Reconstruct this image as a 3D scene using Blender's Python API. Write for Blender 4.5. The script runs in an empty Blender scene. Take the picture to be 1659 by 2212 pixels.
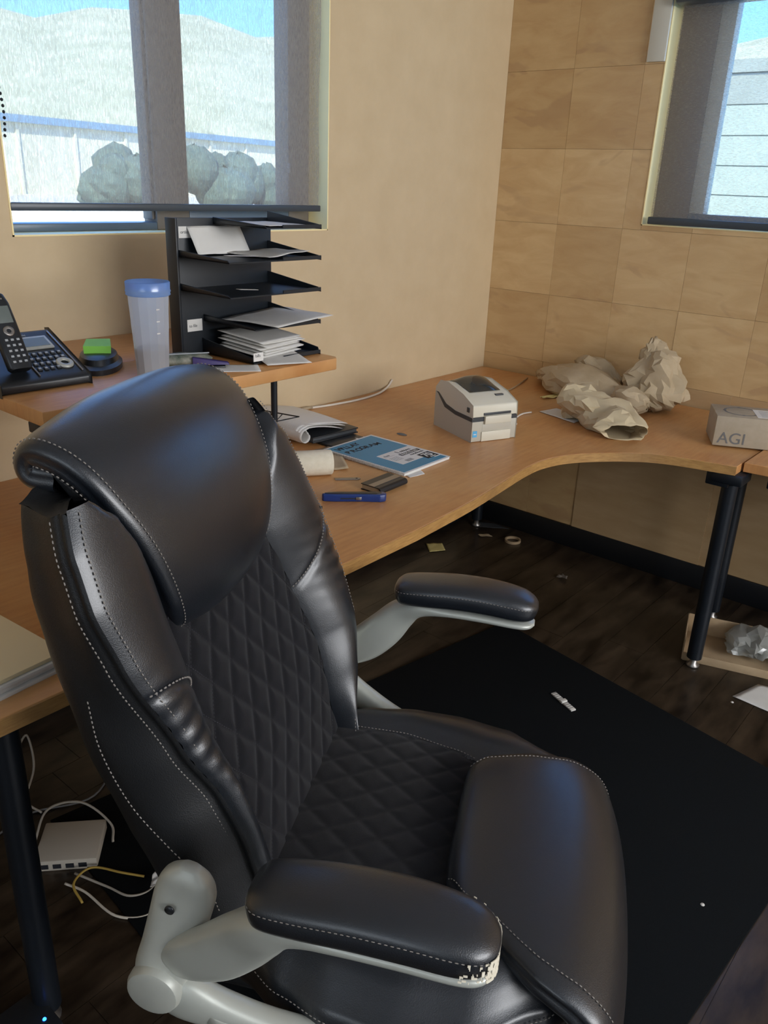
import bpy, bmesh, math, random
from mathutils import Vector, Matrix, noise
random.seed(7)
S = bpy.context.scene
C = S.collection
pi = math.pi

# ------------------------------------------------------------------ camera
cam_d = bpy.data.cameras.new('camera'); cam = bpy.data.objects.new('camera', cam_d); C.objects.link(cam)
yaw, pitch, roll = math.radians(39.38080878), math.radians(21.96764907), math.radians(2.34192322)
fw = Vector((math.cos(yaw)*math.cos(pitch), math.sin(yaw)*math.cos(pitch), -math.sin(pitch)))
rt = Vector((math.sin(yaw), -math.cos(yaw), 0)); up = rt.cross(fw)
r2 = rt*math.cos(roll) + up*math.sin(roll); u2 = -rt*math.sin(roll) + up*math.cos(roll)
m = Matrix((r2, u2, -fw)).transposed().to_4x4(); m.translation = Vector((-3.12, -2.012, 1.48))
cam.matrix_world = m
cam_d.sensor_fit = 'AUTO'; cam_d.sensor_width = 36; cam_d.lens = 1755.75/2212*36; cam_d.clip_start = 0.02; cam_d.clip_end = 600
S.camera = cam

# ------------------------------------------------------------------ world, lights, exposure
W = bpy.data.worlds.new('sky'); S.world = W; W.use_nodes = True
nt = W.node_tree; nt.nodes.clear()
geo = nt.nodes.new('ShaderNodeTexCoord'); sep = nt.nodes.new('ShaderNodeSeparateXYZ')
rmp = nt.nodes.new('ShaderNodeValToRGB'); bg = nt.nodes.new('ShaderNodeBackground'); wo_ = nt.nodes.new('ShaderNodeOutputWorld')
nt.links.new(geo.outputs['Generated'], sep.inputs[0]); nt.links.new(sep.outputs['Z'], rmp.inputs[0])
nt.links.new(rmp.outputs[0], bg.inputs[0]); nt.links.new(bg.outputs[0], wo_.inputs[0])
e = rmp.color_ramp.elements
e[0].position = 0.0; e[0].color = (0.30, 0.52, 0.88, 1); e[1].position = 0.6; e[1].color = (0.09, 0.24, 0.68, 1)
x = rmp.color_ramp.elements.new(0.16); x.color = (0.15, 0.36, 0.84, 1)
bg.inputs['Strength'].default_value = 5.4
def sun(name, ang, energy, col, size):
    d = bpy.data.lights.new(name, 'SUN'); d.energy = energy; d.color = col; d.angle = size
    o = bpy.data.objects.new(name, d); C.objects.link(o); o.rotation_euler = ang; return o
# sun from behind the building: lights the ground and walls outside the windows
dirv = Vector((0.55, 0.42, -0.62)).normalized()
s_o = sun('sun', (0, 0, 0), 14.0, (1.0, 0.93, 0.80), math.radians(0.6))
s_o.rotation_euler = dirv.to_track_quat('-Z', 'Y').to_euler()
def area(name, loc, rot, sx, sy, energy, col):
    d = bpy.data.lights.new(name, 'AREA'); d.shape = 'RECTANGLE'; d.size = sx; d.size_y = sy; d.energy = energy; d.color = col
    o = bpy.data.objects.new(name, d); C.objects.link(o); o.location = loc; o.rotation_euler = rot; return o
area('room_fill_back', (-1.9, -5.9, 2.0), (math.radians(90), 0, 0), 3.2, 1.2, 158, (0.97, 0.98, 1.0))  # added fill light behind the camera; the back wall has no window
area('room_fill_side', (-6.4, -3.0, 1.9), (0, math.radians(-90), 0), 1.2, 2.4, 22, (0.80, 0.90, 1.0))  # unseen cool fill added by the side wall, which has no opening
S.view_settings.view_transform = 'Standard'; S.view_settings.look = 'None'
S.view_settings.exposure = 0.14; S.view_settings.gamma = 1.0; S.view_settings.use_curve_mapping = False
try:
    S.cycles.max_bounces = 8; S.cycles.transparent_max_bounces = 12; S.cycles.sample_clamp_indirect = 6; S.cycles.use_denoising = True
except Exception: pass

# ------------------------------------------------------------------ materials
def mat(name, col, rough=0.5, metal=0.0, spec=0.5, emit=None, coat=0.0, alpha=None, trans=0.0, sheen=0.0):
    mt = bpy.data.materials.new(name); mt.use_nodes = True; b = mt.node_tree.nodes['Principled BSDF']
    b.inputs['Base Color'].default_value = (*col, 1); b.inputs['Roughness'].default_value = rough
    b.inputs['Metallic'].default_value = metal; b.inputs['Specular IOR Level'].default_value = spec
    b.inputs['Coat Weight'].default_value = coat; b.inputs['Transmission Weight'].default_value = trans
    b.inputs['Sheen Weight'].default_value = sheen
    if emit: b.inputs['Emission Color'].default_value = (*emit[0], 1); b.inputs['Emission Strength'].default_value = emit[1]
    return mt
def nd(mt, t, **kw):
    n = mt.node_tree.nodes.new(t)
    for k, v in kw.items(): setattr(n, k, v)
    return n
def lk(mt, a, b): mt.node_tree.links.new(a, b)
def bsdf(mt): return mt.node_tree.nodes['Principled BSDF']
def coords(mt, scale=(1, 1, 1), rot=(0, 0, 0), kind='Object'):
    tc = nd(mt, 'ShaderNodeTexCoord'); mp = nd(mt, 'ShaderNodeMapping')
    mp.inputs['Scale'].default_value = scale; mp.inputs['Rotation'].default_value = rot
    lk(mt, tc.outputs[kind], mp.inputs['Vector']); return mp.outputs[0]
def noise_ramp(mt, vec, scale, detail, c0, c1, p0=0.3, p1=0.7, rough=0.6, dist=0.0):
    n = nd(mt, 'ShaderNodeTexNoise'); n.inputs['Scale'].default_value = scale; n.inputs['Detail'].default_value = detail
    n.inputs['Roughness'].default_value = rough; n.inputs['Distortion'].default_value = dist
    r = nd(mt, 'ShaderNodeValToRGB'); r.color_ramp.elements[0].position = p0; r.color_ramp.elements[1].position = p1
    r.color_ramp.elements[0].color = (*c0, 1); r.color_ramp.elements[1].color = (*c1, 1)
    lk(mt, vec, n.inputs['Vector']); lk(mt, n.outputs['Fac'], r.inputs[0]); return n.outputs['Fac'], r.outputs[0]
def add_bump(mt, fac, strength, dist=0.001):
    b = nd(mt, 'ShaderNodeBump'); b.inputs['Strength'].default_value = strength; b.inputs['Distance'].default_value = dist
    lk(mt, fac, b.inputs['Height']); lk(mt, b.outputs[0], bsdf(mt).inputs['Normal'])
def noisy(name, c0, c1, scale, rough, bump=0.0, sc=(1, 1, 1), detail=4, p0=0.3, p1=0.7, dist=0.001, **kw):
    mt = mat(name, c0, rough, **kw); f, c = noise_ramp(mt, coords(mt, sc), scale, detail, c0, c1, p0, p1)
    lk(mt, c, bsdf(mt).inputs['Base Color'])
    if bump: add_bump(mt, f, bump, dist)
    return mt
M = {}
M['wall'] = noisy('cream_wall_paint', (0.575, 0.44, 0.265), (0.625, 0.485, 0.30), 9, 0.75, 0.15, dist=0.004)
M['jamb'] = mat('sunlit_cream_reveal', (0.96, 0.80, 0.42), 0.6)  # cream paint pushed to bright yellow: sunlit glow put into the colour
M['ceil'] = mat('ceiling_paint', (0.70, 0.74, 0.80), 0.8)
M['outer'] = mat('room_paint', (0.54, 0.58, 0.62), 0.8)
# floor boards
mt = noisy('dark_wood_floor', (0.011, 0.0075, 0.005), (0.070, 0.048, 0.030), 3.0, 0.30, 0.2, sc=(1.6, 5, 1), detail=8, p0=0.36, p1=0.72); M['floor'] = mt
M['mat'] = noisy('black_carpet_mat', (0.0035, 0.0045, 0.0055), (0.008, 0.0095, 0.011), 700, 0.95, 0.6, spec=0.1)
M['baseb'] = mat('black_rubber_base', (0.005, 0.0065, 0.009), 0.5)
# beech laminate worktop
def wood(name, a, b, c, sc, rough, scale=4.0):
    mt = mat(name, a, rough); v = coords(mt, sc)
    f, col = noise_ramp(mt, v, scale, 7, a, b, 0.32, 0.68)
    f2, c2 = noise_ramp(mt, coords(mt, (1.7, 1.7, 1.7)), 2.2, 3, (0, 0, 0), (1, 1, 1), 0.42, 0.75)
    mx = nd(mt, 'ShaderNodeMix', data_type='RGBA'); mx.inputs['Factor'].default_value = 0.0
    ml = nd(mt, 'ShaderNodeMath', operation='MULTIPLY'); ml.inputs[1].default_value = 0.65
    lk(mt, c2, ml.inputs[0]); lk(mt, ml.outputs[0], mx.inputs['Factor']); lk(mt, col, mx.inputs['A']); mx.inputs['B'].default_value = (*c, 1)
    lk(mt, mx.outputs['Result'], bsdf(mt).inputs['Base Color']); add_bump(mt, f, 0.08, 0.001); return mt
M['desk'] = wood('beech_laminate', (0.46, 0.205, 0.068), (0.56, 0.27, 0.095), (0.64, 0.39, 0.17), (3, 22, 3), 0.36)
M['deskedge'] = wood('worn_beech_edge', (0.34, 0.17, 0.05), (0.50, 0.28, 0.09), (0.22, 0.12, 0.05), (8, 8, 60), 0.5)
# maple veneer panels: each panel object gets its own tone and figure
def maple(name, dark=1.0):
    mt = mat(name, (0.45, 0.27, 0.12), 0.42)
    oi = nd(mt, 'ShaderNodeObjectInfo'); tc = nd(mt, 'ShaderNodeTexCoord')
    mul = nd(mt, 'ShaderNodeMath', operation='MULTIPLY'); mul.inputs[1].default_value = 37.0
    lk(mt, oi.outputs['Random'], mul.inputs[0])
    cb = nd(mt, 'ShaderNodeCombineXYZ'); lk(mt, mul.outputs[0], cb.inputs[0]); lk(mt, mul.outputs[0], cb.inputs[1])
    ad = nd(mt, 'ShaderNodeVectorMath', operation='ADD'); lk(mt, tc.outputs['Object'], ad.inputs[0]); lk(mt, cb.outputs[0], ad.inputs[1])
    mp = nd(mt, 'ShaderNodeMapping'); mp.inputs['Scale'].default_value = (1, 5, 16); lk(mt, ad.outputs[0], mp.inputs[0])
    f, col = noise_ramp(mt, mp.outputs[0], 1.0, 6, (0.61, 0.415, 0.205), (0.71, 0.52, 0.275), 0.35, 0.65, dist=0.6)
    mp2 = nd(mt, 'ShaderNodeMapping'); mp2.inputs['Scale'].default_value = (1, 2.2, 5); mp2.inputs['Rotation'].default_value = (0.35, 0, 0); lk(mt, ad.outputs[0], mp2.inputs[0])
    f2, c2 = noise_ramp(mt, mp2.outputs[0], 1.4, 2, (0, 0, 0), (1, 1, 1), 0.60, 0.66, dist=1.2)
    mx = nd(mt, 'ShaderNodeMix', data_type='RGBA'); lk(mt, col, mx.inputs['A']); mx.inputs['B'].default_value = (0.50, 0.33, 0.18, 1)
    ml = nd(mt, 'ShaderNodeMath', operation='MULTIPLY'); ml.inputs[1].default_value = 0.50; lk(mt, c2, ml.inputs[0]); lk(mt, ml.outputs[0], mx.inputs['Factor'])
    rr = nd(mt, 'ShaderNodeValToRGB'); lk(mt, oi.outputs['Random'], rr.inputs[0])
    rr.color_ramp.elements[0].color = (0.80*dark, 0.74*dark, 0.68*dark, 1); rr.color_ramp.elements[1].color = (1.0*dark, 0.98*dark, 0.97*dark, 1)
    m2 = nd(mt, 'ShaderNodeMix', data_type='RGBA', blend_type='MULTIPLY'); m2.inputs['Factor'].default_value = 1.0
    lk(mt, mx.outputs['Result'], m2.inputs['A']); lk(mt, rr.outputs[0], m2.inputs['B']); lk(mt, m2.outputs['Result'], bsdf(mt).inputs['Base Color'])
    return mt
M['maple'] = maple('maple_veneer')
M['ply'] = wood('plywood_sheet', (0.44, 0.29, 0.14), (0.54, 0.37, 0.20), (0.48, 0.32, 0.16), (1, 2, 9), 0.5, 2.0)
# window things
M['frame'] = mat('window_frame_bronze', (0.17, 0.145, 0.12), 0.5)
M['rail'] = mat('window_rail_grey', (0.10, 0.14, 0.18), 0.35)
M['bar'] = mat('blind_bar', (0.045, 0.06, 0.075), 0.35)
mt = bpy.data.materials.new('window_glass'); mt.use_nodes = True; n = mt.node_tree; n.nodes.clear()
o = n.nodes.new('ShaderNodeOutputMaterial'); t = n.nodes.new('ShaderNodeBsdfTransparent'); g = n.nodes.new('ShaderNodeBsdfGlossy'); g.inputs['Roughness'].default_value = 0.03
x = n.nodes.new('ShaderNodeMixShader'); x.inputs[0].default_value = 0.06; t.inputs[0].default_value = (0.93, 0.97, 0.95, 1)
n.links.new(t.outputs[0], x.inputs[1]); n.links.new(g.outputs[0], x.inputs[2]); n.links.new(x.outputs[0], o.inputs[0]); M['glass'] = mt
def fabric(name, sx, sz, lo, hi, axis):
    mt = bpy.data.materials.new(name); mt.use_nodes = True; n = mt.node_tree; n.nodes.clear()
    o = n.nodes.new('ShaderNodeOutputMaterial'); t = n.nodes.new('ShaderNodeBsdfTransparent'); d = n.nodes.new('ShaderNodeBsdfDiffuse'); tl = n.nodes.new('ShaderNodeBsdfTranslucent')
    d.inputs[0].default_value = (0.34, 0.30, 0.26, 1); tl.inputs[0].default_value = (0.30, 0.28, 0.24, 1)
    m1 = n.nodes.new('ShaderNodeMixShader'); m1.inputs[0].default_value = 0.25
    n.links.new(d.outputs[0], m1.inputs[1]); n.links.new(tl.outputs[0], m1.inputs[2])
    v = coords(mt, (sx, sx, sz)); f, c = noise_ramp(mt, v, 1.0, 3, (lo,)*3, (hi,)*3, 0.34, 0.66, 0.7)
    x = n.nodes.new('ShaderNodeMixShader'); n.links.new(c, x.inputs[0]); n.links.new(m1.outputs[0], x.inputs[1]); n.links.new(t.outputs[0], x.inputs[2])
    n.links.new(x.outputs[0], o.inputs[0]); return mt
M['blindA'] = fabric('screen_fabric_left', 430, 60, 0.28, 0.56, 0)
M['blindB'] = fabric('screen_fabric_right', 80, 380, 0.38, 0.60, 1)
# leather etc.
def leather(name, col, rough, bump=0.22, coat=0.15):
    mt = mat(name, col, rough, spec=0.5, coat=coat); bsdf(mt).inputs['Coat Roughness'].default_value = 0.29
    v = coords(mt); vo = nd(mt, 'ShaderNodeTexVoronoi'); vo.inputs['Scale'].default_value = 650; lk(mt, v, vo.inputs['Vector'])
    n1 = nd(mt, 'ShaderNodeTexNoise'); n1.inputs['Scale'].default_value = 22; n1.inputs['Detail'].default_value = 3; lk(mt, v, n1.inputs['Vector'])
    a = nd(mt, 'ShaderNodeMath', operation='MULTIPLY_ADD'); lk(mt, n1.outputs['Fac'], a.inputs[0]); a.inputs[1].default_value = 2.5; lk(mt, vo.outputs['Distance'], a.inputs[2])
    add_bump(mt, a.outputs[0], bump, 0.0012); return mt
M['leather'] = leather('black_leather', (0.0045, 0.0070, 0.0115), 0.43, coat=0.85)
M['leather_side'] = leather('black_leather_matt', (0.007, 0.0078, 0.009), 0.50, coat=0.0)
M['quilt'] = noisy('black_quilted_cloth', (0.0045, 0.0045, 0.006), (0.008, 0.008, 0.0105), 900, 0.95, 0.5, spec=0.15, sheen=0.15)
M['thread'] = mat('grey_thread', (0.22, 0.20, 0.18), 0.8)
M['threadD'] = mat('dark_thread', (0.035, 0.035, 0.042), 0.9)
M['silver'] = noisy('silver_painted_plastic', (0.42, 0.435, 0.39), (0.47, 0.485, 0.44), 6, 0.38, metal=0.25)
M['silver2'] = noisy('worn_silver_plastic', (0.40, 0.41, 0.37), (0.46, 0.47, 0.42), 14, 0.42, metal=0.2)
M['black'] = mat('black_plastic', (0.012, 0.014, 0.017), 0.35)
M['blackm'] = mat('black_metal', (0.008, 0.011, 0.016), 0.4, metal=0.2)
M['cubicle'] = mat('black_tray_plastic', (0.010, 0.014, 0.019), 0.42)
M['paper'] = noisy('white_paper', (0.66, 0.64, 0.60), (0.74, 0.72, 0.68), 8, 0.8)
mt = noisy('printed_paper', (0.64, 0.62, 0.58), (0.70, 0.68, 0.64), 8, 0.8)
w = nd(mt, 'ShaderNodeTexBrick'); w.inputs['Color1'].default_value = (0.45, 0.44, 0.42, 1); w.inputs['Color2'].default_value = (0.62, 0.60, 0.56, 1); w.inputs['Mortar'].default_value = (0.70, 0.68, 0.64, 1)
w.inputs['Scale'].default_value = 1.0; w.inputs['Brick Width'].default_value = 0.035; w.inputs['Row Height'].default_value = 0.009; w.inputs['Mortar Size'].default_value = 0.0045
lk(mt, coords(mt), w.inputs['Vector']); lk(mt, w.outputs['Color'], bsdf(mt).inputs['Base Color']); M['print'] = mt
M['cream'] = mat('cream_card', (0.80, 0.66, 0.40), 0.7)
M['kraft'] = noisy('kraft_paper', (0.40, 0.31, 0.19), (0.48, 0.38, 0.25), 12, 0.8, 0.4, dist=0.003)
M['kraft2'] = noisy('pale_kraft_paper', (0.52, 0.42, 0.26), (0.60, 0.49, 0.31), 12, 0.8, 0.4, dist=0.003)
M['card'] = noisy('grey_cardboard', (0.37, 0.31, 0.22), (0.42, 0.35, 0.26), 30, 0.8)
M['box'] = noisy('brown_cardboard', (0.38, 0.27, 0.16), (0.44, 0.32, 0.19), 20, 0.85)
M['printer'] = mat('printer_shell', (0.66, 0.62, 0.50), 0.42)
M['printer2'] = mat('printer_shell_grey', (0.50, 0.47, 0.39), 0.45)
M['stripe'] = mat('dark_grey_stripe', (0.045, 0.05, 0.055), 0.45)
M['smoke'] = mat('smoked_window', (0.03, 0.033, 0.032), 0.12, coat=0.5)
M['ltblue'] = mat('light_blue_sticker', (0.10, 0.42, 0.72), 0.5)
M['blue'] = noisy('blue_cover', (0.022, 0.21, 0.36), (0.030, 0.24, 0.41), 5, 0.42)
M['knife'] = mat('blue_knife_plastic', (0.010, 0.035, 0.17), 0.3, coat=0.3)
M['ink'] = mat('black_ink', (0.012, 0.014, 0.02), 0.7)
M['greyink'] = mat('grey_ink', (0.13, 0.13, 0.13), 0.7)
M['white'] = mat('white_plastic', (0.72, 0.70, 0.66), 0.45)
M['whitem'] = mat('white_trim', (0.58, 0.57, 0.50), 0.6)
M['wire'] = mat('spiral_wire', (0.45, 0.44, 0.42), 0.35, metal=0.6)
M['steel'] = mat('dull_steel', (0.32, 0.30, 0.28), 0.35, metal=0.9)
M['green'] = mat('bright_green_plastic', (0.24, 0.62, 0.07), 0.5)
M['dgreen'] = noisy('dark_green_pouch', (0.03, 0.06, 0.04), (0.28, 0.27, 0.22), 40, 0.6)
M['purple'] = mat('purple_plastic', (0.04, 0.025, 0.12), 0.5)
M['lcd'] = mat('grey_lcd', (0.13, 0.15, 0.14), 0.25)
M['lcdframe'] = mat('silver_lcd_frame', (0.42, 0.42, 0.38), 0.4, metal=0.3)
M['keys'] = mat('pale_key_print', (0.36, 0.38, 0.40), 0.5)
M['toweling'] = noisy('cream_paper_roll', (0.70, 0.64, 0.50), (0.78, 0.72, 0.58), 60, 0.9, 0.5)
M['yellow'] = mat('yellow_note', (0.60, 0.50, 0.20), 0.7)
M['beigecable'] = mat('pale_cable', (0.42, 0.38, 0.32), 0.6)
M['whitecable'] = mat('white_cable', (0.72, 0.66, 0.56), 0.5)
M['ycable'] = mat('yellow_cable', (0.45, 0.30, 0.06), 0.5)
M['router'] = mat('off_white_plastic', (0.55, 0.50, 0.42), 0.5)
M['led'] = mat('blue_led', (0.0, 0.05, 0.6), 0.4, emit=((0.02, 0.15, 1.0), 6))
M['wood3'] = mat('maple_backing', (0.34, 0.21, 0.10), 0.6)
M['wood2'] = mat('dark_maple_edge', (0.30, 0.16, 0.07), 0.5)
mt = bpy.data.materials.new('translucent_cup_plastic'); mt.use_nodes = True; n = mt.node_tree; n.nodes.clear()
def cupmat(name, col, tr, tint):
    mt = bpy.data.materials.new(name); mt.use_nodes = True; n = mt.node_tree; n.nodes.clear()
    o = n.nodes.new('ShaderNodeOutputMaterial'); t = n.nodes.new('ShaderNodeBsdfTransparent'); d = n.nodes.new('ShaderNodeBsdfDiffuse'); tl = n.nodes.new('ShaderNodeBsdfTranslucent'); g = n.nodes.new('ShaderNodeBsdfGlossy')
    d.inputs[0].default_value = (*col, 1); tl.inputs[0].default_value = (*col, 1); t.inputs[0].default_value = (*tint, 1); g.inputs['Roughness'].default_value = 0.2
    a = n.nodes.new('ShaderNodeMixShader'); a.inputs[0].default_value = 0.6; n.links.new(d.outputs[0], a.inputs[1]); n.links.new(tl.outputs[0], a.inputs[2])
    b = n.nodes.new('ShaderNodeMixShader'); b.inputs[0].default_value = tr; n.links.new(a.outputs[0], b.inputs[1]); n.links.new(t.outputs[0], b.inputs[2])
    c = n.nodes.new('ShaderNodeMixShader'); c.inputs[0].default_value = 0.07; n.links.new(b.outputs[0], c.inputs[1]); n.links.new(g.outputs[0], c.inputs[2]); n.links.new(c.outputs[0], o.inputs[0]); return mt
M['cup'] = cupmat('translucent_cup', (0.85, 0.90, 0.97), 0.45, (0.9, 0.95, 1))
M['cuplid'] = cupmat('translucent_blue_rim', (0.36, 0.55, 0.92), 0.3, (0.6, 0.8, 1))
M['drink'] = cupmat('cloudy_drink', (0.44, 0.37, 0.34), 0.25, (0.9, 0.85, 0.8))
M['cling'] = cupmat('clear_bag_plastic', (0.62, 0.63, 0.60), 0.3, (1, 1, 1))
# outside
M['hill'] = noisy('scrub_hillside', (0.33, 0.34, 0.22), (0.48, 0.48, 0.33), 0.09, 0.95, detail=8)
M['dirt'] = noisy('pale_gravel', (0.50, 0.46, 0.36), (0.64, 0.60, 0.48), 0.5, 0.95)
M['ware'] = noisy('white_metal_siding', (0.62, 0.60, 0.46), (0.76, 0.73, 0.58), 0.7, 0.8, sc=(1, 1, 0.05))
M['fascia'] = mat('blue_fascia', (0.20, 0.33, 0.46), 0.6)
M['shrub'] = noisy('dark_shrub', (0.06, 0.10, 0.09), (0.11, 0.15, 0.12), 2, 0.9)
M['siding'] = noisy('pale_green_siding', (0.33, 0.38, 0.32), (0.38, 0.43, 0.36), 3, 0.8)
M['siding2'] = noisy('grey_siding', (0.27, 0.30, 0.26), (0.31, 0.34, 0.30), 3, 0.8)

# ------------------------------------------------------------------ mesh helpers
class MB:
    def __init__(s): s.v = []; s.f = []
    def add(s, v, f):
        k = len(s.v); s.v += [tuple(p) for p in v]; s.f += [tuple(i + k for i in q) for q in f]; return s
    def box(s, x0, x1, y0, y1, z0, z1, mtx=None):
        v = [Vector((x, y, z)) for z in (z0, z1) for y in (y0, y1) for x in (x0, x1)]
        if mtx: v = [mtx @ p for p in v]
        return s.add(v, [(0, 2, 3, 1), (4, 5, 7, 6), (0, 1, 5, 4), (2, 6, 7, 3), (0, 4, 6, 2), (1, 3, 7, 5)])
    def prism(s, pts, z0, z1):
        n = len(pts); v = [(p[0], p[1], z0) for p in pts] + [(p[0], p[1], z1) for p in pts]
        f = [tuple(range(n))[::-1], tuple(range(n, 2*n))] + [(i, (i+1) % n, n + (i+1) % n, n + i) for i in range(n)]
        return s.add(v, f)
    def grid(s, rows, close_u=False, close_v=False):
        nr = len(rows); nc = len(rows[0]); v = [p for r in rows for p in r]; f = []
        for i in range(nr if close_u else nr-1):
            for j in range(nc if close_v else nc-1):
                a = i*nc + j; b = i*nc + (j+1) % nc; c = ((i+1) % nr)*nc + (j+1) % nc; d = ((i+1) % nr)*nc + j
                f.append((a, b, c, d))
        return s.add(v, f)
    def tube(s, pts, r, n=8, cap=True):
        pts = [Vector(p) for p in pts]; rows = []
        rr = r if isinstance(r, (list, tuple)) else [r]*len(pts)
        ref = Vector((0, 0, 1))
        for i, p in enumerate(pts):
            t = (pts[min(i+1, len(pts)-1)] - pts[max(i-1, 0)]).normalized()
            a = ref if abs(t.dot(ref)) < 0.95 else Vector((1, 0, 0))
            x = a.cross(t).normalized(); y = t.cross(x)
            rows.append([p + rr[i]*(x*math.cos(2*pi*k/n) + y*math.sin(2*pi*k/n)) for k in range(n)])
        k0 = len(s.v); s.grid(rows, close_v=True)
        if cap:
            s.f.append(tuple(k0 + k for k in range(n))[::-1]); s.f.append(tuple(k0 + (len(rows)-1)*n + k for k in range(n)))
        return s
    def lathe(s, prof, cx=0, cy=0, n=32, axis=None):
        rows = []
        for r, z in prof:
            rows.append([Vector((cx + r*math.cos(2*pi*k/n), cy + r*math.sin(2*pi*k/n), z)) for k in range(n)])
        if axis: rows = [[axis @ p for p in r] for r in rows]
        return s.grid(rows, close_v=True)
    def build(s, name, mt, parent=None, smooth=False, bevel=0, seg=2, loc=None, rz=None, angle=None, sub=0, solid=0, recalc=True):
        me = bpy.data.meshes.new(name); me.from_pydata(s.v, [], s.f)
        bm = bmesh.new(); bm.from_mesh(me)
        if bevel:
            bmesh.ops.remove_doubles(bm, verts=bm.verts, dist=1e-6)
            ed = [e for e in bm.edges if e.is_manifold and e.calc_face_angle(0) > 0.4]
            bmesh.ops.bevel(bm, geom=ed, offset=bevel, segments=seg, profile=0.5, affect='EDGES', clamp_overlap=True)
        if recalc: bmesh.ops.recalc_face_normals(bm, faces=bm.faces)
        bm.to_mesh(me); bm.free()
        if smooth or bevel:
            for p in me.polygons: p.use_smooth = True
            if bevel or angle:
                me.set_sharp_from_angle(angle=angle or math.radians(35))
        me.materials.append(mt if not isinstance(mt, str) else M[mt])
        o = bpy.data.objects.new(name, me); C.objects.link(o)
        if parent: o.parent = parent
        if loc: o.location = loc
        if rz is not None: o.rotation_euler = (0, 0, rz)
        if solid:
            md = o.modifiers.new('thick', 'SOLIDIFY'); md.thickness = solid; md.offset = 0
        if sub:
            md = o.modifiers.new('sub', 'SUBSURF'); md.levels = sub; md.render_levels = sub
        return o
def box(name, mt, parent, x0, x1, y0, y1, z0, z1, bevel=0.0, **kw): return MB().box(x0, x1, y0, y1, z0, z1).build(name, mt, parent, bevel=bevel, **kw)
def tag(o, label=None, cat=None, group=None, kind=None):
    if label: o['label'] = label
    if cat: o['category'] = cat
    if group: o['group'] = group
    if kind: o['kind'] = kind
    return o
def thing(name, label, cat, loc=(0, 0, 0), rz=0, group=None):
    o = bpy.data.objects.new(name, None); C.objects.link(o); o.location = loc; o.rotation_euler = (0, 0, rz); o.empty_display_size = 0.05
    return tag(o, label, cat, group)
def struct(o): o['kind'] = 'structure'; return o
def interp(tab, x):
    if x <= tab[0][0]: return tab[0][1]
    for (a, b), (c, d) in zip(tab, tab[1:]):
        if x <= c:
            t = (x-a)/(c-a); t = t*t*(3-2*t)*0.5 + t*0.5; return b + (d-b)*t
    return tab[-1][1]
def catmull(pts, n):
    pts = [Vector(p) for p in pts]; out = []
    P = [2*pts[0]-pts[1]] + pts + [2*pts[-1]-pts[-2]]
    for i in range(len(pts)-1):
        a, b, c, d = P[i:i+4]
        for k in range(n):
            t = k/n; out.append(0.5*((2*b) + (c-a)*t + (2*a-5*b+4*c-d)*t*t + (3*b-a-3*c+d)*t**3))
    out.append(pts[-1]); return out
def stitches(mb, pts, nor=None, r=0.0009, dash=0.0045, gap=0.0022, lift=0.0008):
    pts = [Vector(p) for p in pts]; seg = []; pos = 0.0; on = True; cur = [pts[0]]; left = dash
    for a, b in zip(pts, pts[1:]):
        L = (b-a).length; t = 0.0
        if L < 1e-9: continue
        while L - t > left:
            t += left; q = a + (b-a)*(t/L)
            if on: cur.append(q); seg.append(cur)
            on = not on; left = dash if on else gap; cur = [q]
        left -= (L - t)
    for c in seg:
        a, b = c[0], c[-1]; d = (b-a)
        if d.length < 1e-6: continue
        t = d.normalized(); x = t.cross(Vector((0.3, 0.2, 0.93))).normalized(); y = t.cross(x)
        v = [a, *[a + d*0.25 + r*(x*math.cos(k*pi/2) + y*math.sin(k*pi/2)) for k in range(4)], *[a + d*0.75 + r*(x*math.cos(k*pi/2) + y*math.sin(k*pi/2)) for k in range(4)], b]
        f = [(0, 1+(k+1) % 4, 1+k) for k in range(4)] + [(1+k, 1+(k+1) % 4, 5+(k+1) % 4, 5+k) for k in range(4)] + [(9, 5+k, 5+(k+1) % 4) for k in range(4)]
        mb.add(v, f)
def text(name, body, size, mt, parent, mtx, extr=0.0004, bold=0.0, font=None):
    cu = bpy.data.curves.new(name, 'FONT'); cu.body = body; cu.size = size; cu.extrude = extr; cu.offset = bold; cu.align_x = 'LEFT'
    tmp = bpy.data.objects.new(name, cu); C.objects.link(tmp)
    dg = bpy.context.evaluated_depsgraph_get(); me = bpy.data.meshes.new_from_object(tmp.evaluated_get(dg))
    bpy.data.objects.remove(tmp); me.materials.clear(); me.materials.append(M[mt])
    me.transform(mtx); o = bpy.data.objects.new(name, me); C.objects.link(o); o.parent = parent; return o

# ------------------------------------------------------------------ room shell
def plane_wall_with_hole(mb, a0, a1, z0, z1, h, thick, axis):
    # h = (ha0, ha1, hz0, hz1); axis 'x' : wall runs along x, room side at y=0 ; 'y': runs along y, room side at x=0
    rects = [(a0, h[0], z0, z1), (h[1], a1, z0, z1), (h[0], h[1], z0, h[2]), (h[0], h[1], h[3], z1)]
    for r in rects:
        if axis == 'x': mb.box(r[0], r[1], 0, thick, r[2], r[3])
        else: mb.box(0, thick, r[0], r[1], r[2], r[3])
HA = (-2.12, -1.03, 1.328, 2.35)
HB = (-1.75, -0.652, 1.372, 2.20)
mb = MB(); plane_wall_with_hole(mb, -6.5, 0.0, 0, 2.8, HA, 0.16, 'x'); struct(mb.build('wall_left', 'wall'))
mb = MB(); plane_wall_with_hole(mb, -6.0, 0.16, 0, 2.8, HB, 0.16, 'y'); wb = struct(mb.build('wall_right', 'wood3', loc=(0.009, 0, 0)))
struct(box('wall_back', 'outer', None, -6.5, 0.0, -6.16, -6.0, 0, 2.8)); struct(box('wall_side', 'outer', None, -6.66, -6.5, -6.16, 0.16, 0, 2.8))
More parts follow.
